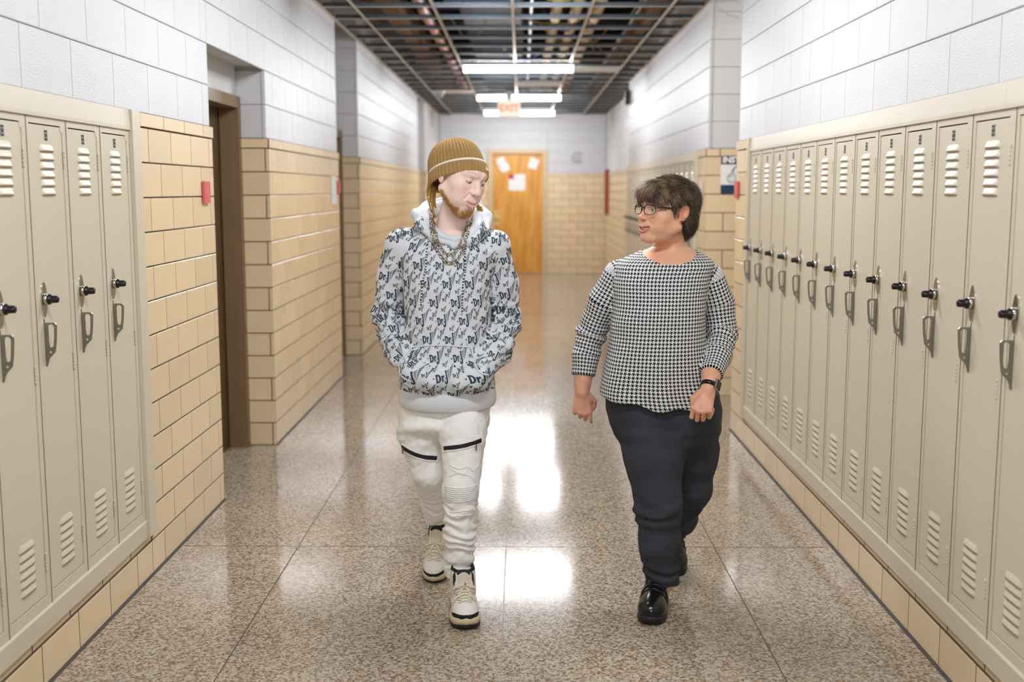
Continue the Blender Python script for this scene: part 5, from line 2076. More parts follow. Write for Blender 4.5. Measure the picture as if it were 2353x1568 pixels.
def sneaker(loc, rot, logo, parent):
    global SNK
    root = layer(0.0, 0.016, -0.002, 0.003, 0.012).build('shoe', 'rubber', parent, False)
    mid = layer(0.014, 0.040, 0.003, 0.001, 0.010).build('midsole', 'midsole', root, True)
    if SNK is None:
        fd = Field.box((-0.075, -0.165, 0.02), (0.075, 0.165, 0.20), 0.0025)
        fd.add(ell((0, -0.088, 0.052), (0.050, 0.062, 0.036)), 0.01)
        fd.add(ell((0, -0.03, 0.060), (0.049, 0.09, 0.048)), 0.02)
        fd.add(ell((0, 0.09, 0.065), (0.042, 0.060, 0.070)), 0.02)
        fd.add(cone((0, -0.07, 0.062), (0, 0.03, 0.125), 0.030, 0.040), 0.02)
        fd.add(cone((0, 0.060, 0.08), (0, 0.070, 0.155), 0.050, 0.048), 0.02)
        fd.add(ell((0, 0.010, 0.135), (0.034, 0.020, 0.045)), 0.012)          # tongue top
        fd.sub(cone((0, 0.065, 0.150), (0, 0.065, 0.20), 0.034, 0.040), 0.006)
        fd.clip(lambda X, Y, Z: 0.030 - Z + 0 * X)
        V, Q = fd.nets()
        V = smooth_verts(V, Q, 2, 0.5)
        fc = V[Q].mean(1)
        mg = 0.062 - 0.030 * np.clip((fc[:, 1] + 0.13) / 0.10, 0, 1) ** 1.4 + 0.0 * fc[:, 0]
        mi = np.zeros(len(Q), int)
        mi[fc[:, 2] < mg] = 1
        mi[(fc[:, 1] > 0.095) & (fc[:, 2] < 0.085)] = 1
        tong = (np.abs(fc[:, 0]) < 0.024 - 0.006 * (fc[:, 2] < 0.09)) & (fc[:, 1] < 0.02) & (fc[:, 1] > -0.075) & (fc[:, 2] > 0.083 + 0.0)
        mi[tong] = 2
        mi[(fc[:, 2] > 0.163) & (fc[:, 1] > 0.0)] = 1
        mi[(np.abs(fc[:, 0]) > 0.030) & (np.abs(fc[:, 0]) < 0.04) & (fc[:, 1] < 0.035) & (fc[:, 1] > 0.0) & (fc[:, 2] > 0.12)] = 1
        SNK = (np_mesh('upper', V, Q, ['leather_w', 'suede_b', 'tongue'], midx=mi), bvh_of(V, Q))
    up = link('upper', SNK[0], root)
    bv = SNK[1]

    def top(x_, y_, off=0.002):
        dr = Vector((0, 0.75, -0.66)).normalized()
        p, n, i, d = bv.ray_cast(Vector((x_, y_, 0.07)) - dr * 0.25, dr)
        return None if p is None else p + n * off
    for k in range(5):
        z_ = 0.0
        y0 = -0.075 + k * 0.022
        w = 0.024 + 0.002 * k
        for sg in (-1, 1):
            pts = [top(sg * (w - 2 * w * q), y0 + 0.020 * q, 0.003) for q in np.linspace(0, 1, 9)]
            pts = [p for p in pts if p is not None]
            if len(pts) > 2:
                MB().tube(pts, 0.0030, 6).build('lace', 'lace', up, True)
    c0 = top(0.0, 0.030, 0.006)
    if c0 is not None:
        for sg in (-1, 1):
            MB().tube([c0, c0 + Vector((sg * 0.022, -0.012, 0.008)), c0 + Vector((sg * 0.042, -0.010, -0.004)), c0 + Vector((sg * 0.040, -0.014, -0.020)), c0 + Vector((sg * 0.016, -0.012, -0.010)), c0], 0.003, 6).build('lace_bow', 'lace', up, True)
            MB().tube([c0, c0 + Vector((sg * 0.014, -0.018, -0.012)), c0 + Vector((sg * 0.026, -0.034, -0.026)), c0 + Vector((sg * (0.04 if sg > 0 else 0.05), -0.048, -0.040))], 0.0028, 6).build('lace_end', 'lace', up, True)
    if logo:
        fig = [(0, .5), (.12, .42), (.1, .25), (.5, .35), (.55, .45), (.6, .3), (.15, .1), (.2, -.1), (.55, -.5), (.4, -.55), (.05, -.2), (-.5, -.5), (-.55, -.38), (-.12, 0), (-.1, .2), (-.3, .6), (-.2, .65)]
        me = flat_shape([[(a * 0.011, b * 0.013) for a, b in fig]], 0.0012, 'tongue_mark', 'red_logo')
        o = link('tongue_mark', me, up)
        p = top(0.004, 0.046, 0.0)
        if p is not None:
            o.location = p + Vector((0, -0.002, 0.002)); o.rotation_euler = (-0.25, 0, 0)
    root.location = Vector(loc) - Vector(MBASE)
    root.rotation_euler = rot
    return root


fs = at(1064, 1452, 3.955)
sneaker((fs.x - 0.004, 3.955 + 0.150, 0.0), (0, 0, math.radians(6)), True, man)
rs = at(997, 1338, 4.46)
th = math.radians(-24)
sneaker((rs.x + 0.012, 4.46 + 0.150 * math.cos(th) + 0.01, 0.150 * math.sin(-th) - 0.012), (th * -1 if False else math.radians(24), 0, math.radians(-6)), False, man)

# ---- beanie
def knit(prof, n, amp, nr, name, m, parent, a=0.0915, b=0.118, lean=0.0):
    V, F = [], []
    for (rad, h, am) in prof:
        for k in range(n):
            q = 2 * math.pi * k / n
            rr_ = rad * (1 + amp * am * math.cos(nr * q))
            p = np.array([a * rr_ * math.cos(q) + 0.0, b * rr_ * math.sin(q) + lean * h * 1.0, h])
            V.append(tuple(bR @ p + bc - np.array(MBASE)))
    mN = len(prof)
    for i in range(mN - 1):
        for k in range(n):
            k2 = (k + 1) % n
            F.append((i * n + k, i * n + k2, (i + 1) * n + k2, (i + 1) * n + k))
    return MB().add(V, F).build(name, m, parent, True)


NR = 46
prof = [(1.0, 0.03, 1), (1.02, 0.05, 1), (1.0, 0.075, 1), (0.945, 0.10, 1), (0.845, 0.122, 1), (0.70, 0.139, 1), (0.52, 0.151, .9), (0.32, 0.157, .6), (0.14, 0.160, .3), (0.01, 0.161, 0)]
z_ = spline([p[1] for p in prof], [p[0] for p in prof])
dense = [(float(z_(h)), 0.03 + (h - 0.03) * 1.13, 1 if h < 0.14 else max(0, (0.161 - h) / 0.021)) for h in np.linspace(0.03, 0.1605, 26)] + [(0.02, 0.1783, 0)]
beanie = knit(dense, NR * 8, 0.024, NR, 'beanie', 'beanie', man, lean=0.12)
cuff = [(0.99, 0.006, 1), (1.03, -0.002, 1), (1.065, 0.0, 1), (1.085, 0.010, 1), (1.09, 0.024, 1), (1.08, 0.038, 1), (1.06, 0.045, 1), (1.01, 0.048, 1)]
knit(cuff, NR * 8, 0.020, NR, 'cuff', 'beanie', beanie)
stripe = [(1.03, 0.0455, 0), (1.068, 0.0465, 0), (1.074, 0.050, 0), (1.066, 0.0535, 0), (1.02, 0.055, 0)]
knit(stripe, NR * 4, 0.0, NR, 'stripe', 'knit_white', beanie)
fig = [(-.5, -.3), (.5, -.3), (.35, -.1), (.6, .1), (.3, .12), (.25, .3), (.08, .2), (0, .62), (-.1, .2), (-.28, .28), (-.3, .1), (-.6, .12), (-.36, -.1)]
me = flat_shape([[(a * 0.021, b * 0.019) for a, b in fig]], 0.002, 'beanie_mark', 'knit_white')
ang = math.radians(-72)
pl = np.array([0.0915 * 1.10 * math.cos(ang), 0.118 * 1.10 * math.sin(ang), 0.020])
o = link('beanie_mark', me, beanie)
Rn = bR @ np.array([list(r) for r in Matrix.Rotation(ang + math.pi / 2, 3, 'Z')])
mw_ = Matrix.Identity(4)
for i in range(3):
    for j in range(3): mw_[i][j] = Rn[i][j]
    mw_[i][3] = (bR @ pl + bc - np.array(MBASE))[i]
o.matrix_local = mw_

# ---- eyes, brows, beard, locks
for s in (-1, 1):
    e = np.array([s * 0.0325, -0.0735, -0.002])
    c_ = mR @ (e * np.array(mS)) + np.array(mC) - np.array(MBASE)
    ey = MB().sphere(tuple(c_), 0.0124 * 1.07, 20, 14).build('eyeball', 'eye_white', man, True)
    gz = np.array([0.10, -0.90, -0.50]); gz /= np.linalg.norm(gz)
    ic = mR @ ((e + gz * 0.0086) * np.array(mS)) + np.array(mC) - np.array(MBASE)
    MB().sphere(tuple(ic), 0.0056, 14, 10).build('iris', 'iris', ey, True)
rng = random.Random(11)
x, y, z = mbodyL.T
jl_w = np.zeros(len(mbodyV))
ax = np.abs(x)
# band along the jaw and over the chin
jawline = -0.052 - 0.058 * np.clip((0.03 - y) / 0.09, 0, 1)
side = np.exp(-((z - jawline - 0.004) / 0.014) ** 2) * sstep(0.012, -0.018, y) * (y > -0.078) * (ax > 0.026)
chin = np.exp(-((z + 0.108) / 0.018) ** 2 - (x / 0.032) ** 2) * (y < -0.035)
jl_w = np.maximum(side * 0.9, chin)
cand = np.where(jl_w > 0.25)[0]
pick = [i for i in cand if rng.random() < jl_w[i] * 0.8]
root = mbodyV[pick]; nn = mbodyN[pick]
dn = np.array([0, -0.1, -1.0])
dirs = nn * 0.55 + dn * 0.8 + np.array([[rng.gauss(0, .35) for _ in range(3)] for _ in pick])
cols = [lin((int(222 + rng.uniform(-26, 24)), int(166 + rng.uniform(-26, 24)), int(98 + rng.uniform(-20, 24)))) for _ in pick]
HV, HF, HC = strands(None, root, nn, dirs, 0.0065, 0.0009, cols, rng, 4, 0.0022)
o = link('beard', hair_mesh('beard', HV, HF, HC, 'beard', MBASE), man); o['label'] = 'short ginger chin-strap beard'
M['dread'] = mat('blond_locks', (176, 136, 66), 0.85, bump=(260, 0.8, 0.002), noise=(60, 0.2))
lk = [[(992, 422), (988, 440), (986, 462), (990, 482)], [(997, 428), (992, 448), (993, 470), (998, 497)], [(987, 420), (983, 436), (984, 456), (988, 474)], [(1001, 434), (998, 452), (999, 468), (1001, 478)],
      [(994, 425), (997, 445), (996, 466), (994, 488)]]
for i, p in enumerate(lk):
    yy = 4.39 + 0.010 * i
    P = np.array(p, float); s_ = np.linspace(0, 3, 10)
    pts = [Vector(PT(float(spline(range(4), P[:, 0])(t)), float(spline(range(4), P[:, 1])(t)), yy - 0.004 * t)) - Vector(MBASE) for t in s_]
    d_ = MB().tube(pts, [0.0062 * (1 - 0.05 * k) * (1 + 0.12 * math.sin(k * 2.3)) for k in range(10)], 8).build('hair_lock', 'dread', man, True)
    if i in (0, 1):
        q = pts[5]
        MB().lathe([(0.0066, -0.005), (0.0075, -0.003), (0.0075, 0.003), (0.0066, 0.005)], tuple(q), 'z', 10).build('bead', 'gold' if i else 'silver', d_, True)
for i, p in enumerate(([(1098, 470), (1100, 485), (1104, 498)], [(1103, 474), (1107, 488), (1108, 500)])):
    pts = [Vector(PT(a, b, 4.44)) - Vector(MBASE) for a, b in p]
    MB().tube(pts, 0.007, 8).build('hair_lock', 'dread', man, True)

# ================================================================== the woman in the houndstooth top
def hounds_mat(P=0.0142):
    m, N, L, B = new_mat('houndstooth')
    uv = N.new('ShaderNodeUVMap'); uv.uv_map = 'cloth'
    sp = N.new('ShaderNodeSeparateXYZ'); L.new(uv.outputs[0], sp.inputs[0])

    def mth(op, a, b=None):
        n = N.new('ShaderNodeMath'); n.operation = op
        for i, v in enumerate((a, b)):
            if v is None: continue
            if isinstance(v, (int, float)): n.inputs[i].default_value = v
            else: L.new(v, n.inputs[i])
        return n.outputs[0]
    i = mth('FLOOR', mth('MULTIPLY', sp.outputs[0], 8 / P))
    j = mth('FLOOR', mth('MULTIPLY', sp.outputs[1], 8 / P))
    wa = mth('LESS_THAN', mth('FLOORED_MODULO', i, 8), 3.5)
    we_ = mth('LESS_THAN', mth('FLOORED_MODULO', j, 8), 3.5)
    ov = mth('LESS_THAN', mth('FLOORED_MODULO', mth('ADD', i, j), 4), 1.5)
    mx = N.new('ShaderNodeMix'); mx.data_type = 'FLOAT'
    L.new(ov, mx.inputs[0]); L.new(we_, mx.inputs[2]); L.new(wa, mx.inputs[3])
    cr = N.new('ShaderNodeMix'); cr.data_type = 'RGBA'
    cr.inputs[6].default_value = (*s2l((226, 226, 224)), 1)
    cr.inputs[7].default_value = (*s2l((20, 22, 26)), 1)
    L.new(mx.outputs[0], cr.inputs[0])
    L.new(cr.outputs[2], B.inputs['Base Color'])
    B.inputs['Roughness'].default_value = 0.9
    B.inputs['Specular IOR Level'].default_value = 0.2
    return m


M['hounds'] = hounds_mat()
M['charcoal'] = mat('charcoal_denim', (54, 58, 65), 0.85, bump=(800, 0.2, 0.0005), noise=(7, 0.25), spec=0.25)
M['clog'] = mat('black_leather', (14, 15, 17), 0.22)
M['clog_sole'] = mat('black_sole', (20, 20, 21), 0.5)
M['frame_b'] = mat('dark_spectacle_frame', (34, 22, 18), 0.2)
M['watch_b'] = mat('watch_black', (12, 12, 14), 0.12)


def glass_mat():
    m, N, L, B = new_mat('lens_glass')
    B.inputs['Base Color'].default_value = (1, 1, 1, 1)
    B.inputs['Roughness'].default_value = 0.03
    B.inputs['Alpha'].default_value = 0.035
    return m


M['lens'] = glass_mat()
WB = at(1520, 1345, 4.28)
WBASE = (WB.x, 4.28, 0.0)
woman = thing('person', 'person in a black and white houndstooth top, dark jeans and glasses, walking', 'person', WBASE)
WY = 4.30
wR = rotm(-60, -3, 2)
wC = PT(1532, 485, 4.28)
wS = (1.05, 1.06, 1.0)

warm = {-1: [PT(1420, 632, 4.33), PT(1388, 694, 4.35), PT(1360, 765, 4.38), PT(1346, 815, 4.37), PT(1341, 861, 4.355)],
        1: [PT(1632, 640, 4.33), PT(1650, 699, 4.35), PT(1659, 765, 4.34), PT(1648, 818, 4.24), PT(1634, 860, 4.155)]}
warmr = [0.057, 0.060, 0.056, 0.050, 0.046]
fore = {-1: [PT(1339, 880, 4.35), PT(1338, 900, 4.345)], 1: [PT(1632, 878, 4.125), PT(1627, 896, 4.105)]}
wneck = PT(1540, 590, 4.335)
wleg = {-1: [PT(1490, 955, 4.28), PT(1502, 1050, 4.235), PT(1513, 1165, 4.20), PT(1517, 1250, 4.21), PT(1521, 1332, 4.215)],
        1: [PT(1598, 955, 4.35), PT(1596, 1045, 4.35), PT(1592, 1125, 4.37), PT(1568, 1192, 4.52), PT(1546, 1226, 4.68)]}
wlegr = {-1: [0.116, 0.108, 0.085, 0.077, 0.067], 1: [0.098, 0.088, 0.066, 0.054, 0.048]}


def add_hand(fd, wrist, d, t, n, curls, sc=1.0, thumb=0.0):
    """wrist point, finger direction d, thumb side t, palm normal n; curls = three joint angles (degrees) per finger"""
    W = np.array(wrist, float)
    d, t, n = [np.array(Vector(q).normalized()) for q in (d, t, n)]
    K = [W + d * (0.086 + o) * sc + t * (0.029 - 0.0195 * i) * sc for i, o in enumerate((0.0, 0.005, 0.001, -0.008))]
    for k in K:
        fd.add(cone(W + (k - W) * 0.12, k, 0.0150 * sc, 0.0108 * sc), 0.012)
    fd.add(cone(W + d * 0.02 * sc + t * 0.016 * sc + n * 0.008, W + d * 0.06 * sc + t * 0.024 * sc + n * 0.008, 0.015 * sc, 0.011 * sc), 0.012)
    fd.add(cone(W + d * 0.02 * sc - t * 0.018 * sc + n * 0.006, W + d * 0.06 * sc - t * 0.026 * sc + n * 0.004, 0.013 * sc, 0.011 * sc), 0.012)
    tips = []
    for i, k in enumerate(K):
        p, a = k, 0.0
        fac = (0.95, 1.05, 1.0, 0.80)[i] * sc
        for q, (L, r0, r1) in enumerate(((0.043, 0.0098, 0.0088), (0.027, 0.0088, 0.0080), (0.021, 0.0080, 0.0066))):
            a += math.radians(curls[i][q])
            e = p + (d * math.cos(a) + n * math.sin(a)) * L * fac + t * (0.0015 - 0.001 * i)
            fd.add(cone(p, e, r0 * sc, r1 * sc), 0.0022)
            p = e
        tips.append(p)
    b = W + d * 0.022 * sc + t * 0.024 * sc + n * 0.006
    p1 = b + (d * 0.62 + t * 0.62 + n * 0.35) * 0.036 * sc
    p2 = p1 + (d * 0.92 + t * (0.10 - thumb) + n * 0.38) * 0.030 * sc
    p3 = p2 + (d * 0.80 - t * (0.25 + thumb) + n * 0.50) * 0.024 * sc
    fd.add(cone(b, p1, 0.0150 * sc, 0.0118 * sc), 0.008)
    fd.add(cone(p1, p2, 0.0112 * sc, 0.0100 * sc), 0.003)
    fd.add(cone(p2, p3, 0.0100 * sc, 0.0078 * sc), 0.002)
    return K, tips


hx, hy, hz = wC
hr, hl_ = Vector(fore[-1][1]), Vector(fore[1][1])
xs = axis_grid(WBASE[0] - 0.40, WBASE[0] + 0.32, 0.013, [(hx - 0.14, hx + 0.12, 0.0022), (hr.x - 0.055, hr.x + 0.065, 0.0028), (hl_.x - 0.10, hl_.x + 0.06, 0.0028)])
ys = axis_grid(3.86, 5.0, 0.014, [(hy - 0.14, hy + 0.14, 0.0024), (hr.y - 0.05, hr.y + 0.07, 0.0028), (hl_.y - 0.09, hl_.y + 0.06, 0.0028)])
zs = axis_grid(0.02, 1.70, 0.014, [(hz - 0.15, hz + 0.13, 0.0022), (hl_.z - 0.16, hl_.z + 0.05, 0.0026)])
fd = Field(xs, ys, zs)
sk = [Px.row(566, 1500, 1582, WY + 0.03, 0.05), Px.row(580, 1462, 1612, WY + 0.02, 0.075), Px.row(597, 1428, 1636, WY + 0.01, 0.10), Px.row(635, 1412, 1630, WY, 0.132), Px.row(690, 1410, 1622, WY - 0.005, 0.155), Px.row(760, 1402, 1620, WY - 0.01, 0.165),
      Px.row(840, 1388, 1624, WY - 0.015, 0.172), Px.row(900, 1376, 1640, WY - 0.015, 0.172), Px.row(930, 1374, 1654, WY - 0.015, 0.172), Px.row(960, 1376, 1660, WY - 0.015, 0.170)]
bk = [(k[0], k[1], k[2], k[3] - 0.008 - (0.02 if i > 6 else 0), k[4] - 0.009 - (0.03 if i > 6 else 0)) for i, k in enumerate(sk[:-2])]
fd.add(zloft(bk, 2.3)[0], 0.02)
for s in (-1, 1):
    fd.adds(chain(warm[s], [r - 0.016 for r in warmr]), 0.02)
    fd.adds(chain([warm[s][-2], warm[s][-1]] + fore[s], [0.036, 0.034, 0.031, 0.0285]), 0.012)
    fd.adds(chain(wleg[s], [r * 0.75 for r in wlegr[s]]), 0.03)
    ft = Vector(wleg[s][-1])
    fd.add(cone(ft, ft + Vector((0, -0.02, -0.06)), 0.030, 0.024), 0.02)
fd.add(cone(wneck, tuple(Vector(wC) + Vector((0.016, 0.035, -0.060))), 0.064, 0.054), 0.022)
for s in (-1, 1):
    fd.add(cone(tuple(Vector(wneck) + Vector((s * 0.012, -0.062, -0.028))), tuple(Vector(wneck) + Vector((s * 0.105, -0.035, -0.006))), 0.010, 0.009), 0.014)
fd.add(cone(tuple(Vector(wneck) + Vector((-0.008, -0.068, -0.01))), tuple(Vector(wC) + Vector((0.052, 0.02, -0.07))), 0.010, 0.014), 0.025)
wst = dict(brow=0.0085, nose=0.98, lips=0.85, open=0.0062, smile=0.0080, lid=0.25, eyes_open=True, mouth=0.034, crease=0.010, cheek=0.005, jaw=0.004)
head_field(fd, wR, wC, wS, wst)
# image-left hand hangs with its back to the viewer, loosely closed; image-right hand swings forward as a loose fist
KR, tipR = add_hand(fd, fore[-1][1], (0.02, 0.06, -1), (0.97, -0.10, 0.05), (0.10, 0.97, 0.10), [(20, 42, 30), (40, 66, 42), (52, 74, 45), (58, 76, 45)], 0.98, 0.15)
KL, tipL = add_hand(fd, fore[1][1], (-0.36, -0.42, -0.86), (-0.80, 0.20, 0.24), (0.25, 0.86, -0.44), [(44, 78, 50), (55, 84, 52), (60, 86, 52), (64, 88, 50)], 0.98, 0.3)
V, Q = fd.nets()
V = smooth_verts(V, Q, 1, 0.35)
Lc = loc_coords(V, wR, wC, wS)
C = face_tint(V, Lc, (224, 172, 142), (200, 112, 102), (216, 136, 112), mw=0.034, sm=0.0080, op=0.0062, brow=((120, 88, 64), 0.5), lids=((208, 150, 126), 0.3))
handm = (V[:, 2] < 0.95) & (V[:, 2] > 0.7)
hn = 0.5 + 0.5 * np.tanh(1.2 * Wob(61, 0.03)(V))
C[handm] = C[handm] * (1 - 0.35 * hn[handm][:, None]) + lin((206, 128, 106)) * (0.35 * hn[handm][:, None])
link('body', np_mesh('body', V, Q, 'skin', WBASE, color=C), woman)
wV, wQ, wN, wL = V, Q, vnormals(V, Q), Lc


def to_w(p):
    return wR @ (np.array(p) * np.array(wS)) + np.array(wC)


def rel(p, base=WBASE):
    return tuple(np.array(p) - np.array(base))


# eyes and teeth
for s in (-1, 1):
    e = np.array([s * 0.0325, -0.0735, -0.002])
    c_ = to_w(e)
    ey = MB().sphere(rel(c_), 0.0122, 20, 14).build('eyeball', 'eye_white', woman, True)
    gz = (np.array([-0.12, -1.0, 0.05]) if True else 0); gz = gz / np.linalg.norm(gz)
    ic = to_w(e + gz * 0.0085)
    MB().sphere(rel(ic), 0.0064, 14, 10).build('iris', 'iris', ey, True)
mb = MB()
for k in range(-5, 6):
    xx = k * 0.0048
    yy = lipy(xx) + 0.0095
    p = to_w((xx, yy, -0.0728 + 0.0030 * (xx / 0.02) ** 2))
    mb.sphere(rel(p), (0.0030, 0.0028, 0.0046), 8, 6)
mb.build('teeth', 'teeth', woman, True)

# ---- top
fd = Field.box((WBASE[0] - 0.37, 4.06, 0.74), (WBASE[0] + 0.30, 4.56, 1.50), 0.0045)
tor, wfs = zloft(sk, 2.3)
fd.add(tor, 0.02)
fa = Field.box((WBASE[0] - 0.37, 4.06, 0.74), (WBASE[0] + 0.30, 4.56, 1.50), 0.0045)
for s in (-1, 1):
    fa.adds(chain(warm[s], warmr), 0.020)
for s in (-1, 1):         # cuffs end squarely
    a, b = Vector(warm[s][-2]), Vector(warm[s][-1])
    dv = (b - a).normalized()
    fa.clip(lambda X, Y, Z, b=b, dv=dv, s=s: np.where((s * (X - WBASE[0]) > 0) & (Z < 1.0), (X - b.x) * dv.x + (Y - b.y) * dv.y + (Z - b.z) * dv.z - 0.004, -1.0))
h_ = np.clip(0.5 + 0.5 * (fd.F - fa.F) / 0.012, 0, 1)
fd.F = fd.F * (1 - h_) + fa.F * h_ - 0.012 * h_ * (1 - h_)
fd.sub(ell(PT(1540, 574, 4.27), (0.103, 0.135, 0.060)), 0.003)
zh = PT(1520, 944, 4.14)[2]
fd.clip(lambda X, Y, Z: (zh + 0.006 * np.sin((X - WBASE[0]) * 42 + 1.0) + 0.035 * np.clip((X - WBASE[0] - 0.02) / 0.22, -1, 1) ** 2) - Z + 0 * Y)
V, Q = fd.nets()
V = smooth_verts(V, Q, 2, 0.5)
N0 = vnormals(V, Q)
disp = 0.0014 * Wob(41, 0.10)(V)
P1 = V.astype(f32)
dt = tor[0](P1[:, 0], P1[:, 1], P1[:, 2])
dA = {}
for s in (-1, 1):
    dA[s] = np.full(len(V), 9.0)
    for p in chain(warm[s], warmr):
        dA[s] = np.minimum(dA[s], p[0](P1[:, 0], P1[:, 1], P1[:, 2]))
reg = np.zeros(len(V), int)
for s in (-1, 1):
    reg[dA[s] < dt - 0.004] = s
    d, sl, cp, seg = limb_coords(V, warm[s])
    an = limb_angle(V, cp, warm[s], seg)
    on = sstep(-0.002, 0.008, dt - dA[s])
    el = np.exp(-((sl - 0.27) / 0.06) ** 2)
    disp += on * el * 0.005 * np.sin(sl * 2 * np.pi / 0.05 + 1.5 * np.sin(an) + 1.5 * Wob(43 + s, 0.12)(V))
tx = V[:, 0] - WBASE[0]
low = sstep(1.10, 0.85, V[:, 2])
disp += low * 0.005 * np.sin(tx * 40 + 2.5 * np.sin(V[:, 2] * 9) + 0.6) * (reg == 0)
disp += 0.004 * np.exp(-((V[:, 2] - 1.12 - 0.25 * (tx + 0.12)) / 0.03) ** 2) * sstep(-0.02, -0.12, tx) * (reg == 0)
V = V + N0 * disp[:, None]
# cloth coordinates in metres, with seams at the armholes
fr = np.where(np.abs(reg[Q]).max(1) * (np.sign(reg[Q]).sum(1)) != 0, np.sign(reg[Q].sum(1)), 0)
fr = np.where(np.abs(reg[Q]).sum(1) >= 2, np.sign(reg[Q].sum(1)), 0)
uv = np.zeros((len(Q), 4, 2))
zc = np.clip(V[:, 2], sk[-1][0] if sk[-1][0] < sk[0][0] else sk[0][0], 3)
cxx, cyy, aa, bb = [np.asarray(f(V[:, 2])) for f in wfs]
tp = np.arctan2((V[:, 0] - cxx) / aa, -(V[:, 1] - cyy) / bb)
tt = np.linspace(-math.pi, math.pi, 721)
A0, B0 = 0.19, 0.165
arc = np.cumsum(np.sqrt((A0 * np.cos(tt)) ** 2 + (B0 * np.sin(tt)) ** 2)) * (tt[1] - tt[0])
arc -= arc[360]
ut = np.interp(tp, tt, arc)
# the yoke lies flat: follow the cloth forward over the shoulders
zz_ = np.linspace(V[:, 2].min(), V[:, 2].max(), 400)
slope = np.gradient(0.5 * (wfs[2](zz_) + wfs[3](zz_)), zz_)
vz = np.cumsum(np.sqrt(1 + slope ** 2)) * (zz_[1] - zz_[0])
vt = np.interp(V[:, 2], zz_, vz)
uvt = np.stack([ut, vt], 1)
uvs = {0: uvt}
for s in (-1, 1):
    wx = [tuple(Vector(warm[s][0]) + Vector((-s * 0.085, 0, 0.06)))] + warm[s]
    d, sl, cp, seg = limb_coords(V, wx)
    an = limb_angle(V, cp, wx, seg)
    uvs[s] = np.stack([an * 0.055, -sl], 1)
for r in (0, -1, 1):
    m_ = fr == r
    uv[m_] = uvs[r][Q[m_]]
top = link('houndstooth_top', np_mesh('houndstooth_top', V, Q, 'hounds', WBASE, uv=uv.reshape(-1, 2)), woman)
bv_top = bvh_of(V, Q)

# ---- dark jeans
fd = Field.box((WBASE[0] - 0.28, 4.02, 0.08), (WBASE[0] + 0.30, 4.84, 0.92), 0.0045)
pk = [Px.row(900, 1392, 1652, WY, 0.155), Px.row(945, 1394, 1656, WY, 0.158), Px.row(990, 1408, 1648, WY, 0.14), Px.row(1035, 1440, 1625, WY, 0.09), Px.row(1070, 1490, 1590, WY + 0.01, 0.04)]
fd.add(zloft(pk, 2.4)[0], 0.01)
for s in (-1, 1):
    fd.adds(chain(wleg[s], wlegr[s]), 0.035)
an_ = wleg[1][-1]
dv2 = (Vector(wleg[1][-1]) - Vector(wleg[1][-2])).normalized()
fd.clip(lambda X, Y, Z: np.where(Y > 4.5, (X - an_[0]) * dv2.x + (Y - an_[1]) * dv2.y + (Z - an_[2]) * dv2.z - 0.01, -1.0))
zb = PT(1521, 1356, 4.17)[2]
fd.clip(lambda X, Y, Z: np.where(Y < 4.42, zb + 0.012 * np.sin((X - WBASE[0]) * 35 + 0.8) - Z, -1.0))
V, Q = fd.nets()
V = smooth_verts(V, Q, 2, 0.5)
N0 = vnormals(V, Q)
disp = 0.0018 * Wob(51, 0.09)(V)
for s in (-1, 1):
    d, sl, cp, seg = limb_coords(V, wleg[s])
    an = limb_angle(V, cp, wleg[s], seg)
    mid_x = 0.5 * (wleg[-1][1][0] + wleg[1][1][0]) + 0.01
    own = (V[:, 0] < mid_x) if s < 0 else (V[:, 0] >= mid_x)
    wv = np.sin(sl * 2 * np.pi / 0.055 + 1.3 * np.sin(an + s) + 1.6 * Wob(53 + s, 0.14)(V))
    disp += own * 0.005 * wv * (np.exp(-((sl - 0.36) / 0.06) ** 2) + 0.9 * np.exp(-((sl - 0.60) / 0.05) ** 2))
    disp += own * 0.003 * np.exp(-((sl - 0.08) / 0.05) ** 2) * np.sin(sl * 80 + 2 * an)
V = V + N0 * disp[:, None]
wj = link('jeans', np_mesh('jeans', V, Q, 'charcoal', WBASE), woman)
bv_wj = bvh_of(V, Q)
pth = [rel(tuple(p)) for p, n in px_path(bv_wj, [(1488, 1290), (1484, 1250), (1480, 1190), (1466, 1110), (1446, 1040), (1430, 985)], 0.0002)]
MB().tube(pth, 0.0018, 6).build('side_seam', 'charcoal', wj, True)


# ---- black clogs
def clog(loc, rot):
    root = layer(0.0, 0.028, -0.002, 0.001, 0.010).build('shoe', 'clog_sole', woman, True)
    fd = Field.box((-0.075, -0.165, 0.015), (0.075, 0.165, 0.15), 0.003)
    fd.add(ell((0, -0.080, 0.048), (0.054, 0.070, 0.045)), 0.01)
    fd.add(ell((0, -0.02, 0.055), (0.048, 0.085, 0.050)), 0.02)
    fd.add(ell((0, 0.085, 0.050), (0.042, 0.066, 0.052)), 0.02)
    fd.add(cone((0, 0.02, 0.07), (0, 0.05, 0.10), 0.045, 0.042), 0.02)
    fd.clip(lambda X, Y, Z: 0.024 - Z + 0 * X)
    V, Q = fd.nets()
    V = smooth_verts(V, Q, 2, 0.5)
    up = link('upper', np_mesh('upper', V, Q, 'clog'), root)
    bv = bvh_of(V, Q)
    for y0, w in ((-0.034, 0.0085), (-0.004, 0.010)):
        pts = []
        for q in np.linspace(-1.45, 1.45, 17):
            dr = Vector((-math.sin(q), 0, -math.cos(q)))
            p, n, i, d = bv.ray_cast(Vector((0, y0, 0.04)) - dr * 0.3, dr)
            if p is not None and p.z > 0.03: pts.append(p + n * 0.0006)
        if len(pts) > 3:
            MB().tube(pts, 0.0035, 6).build('strap', 'clog', up, True)
    MB().box(0.036, 0.046, -0.010, 0.002, 0.074, 0.082).build('buckle', 'clog', up)
    root.location = Vector(loc) - Vector(WBASE)
    root.rotation_euler = rot
    return root


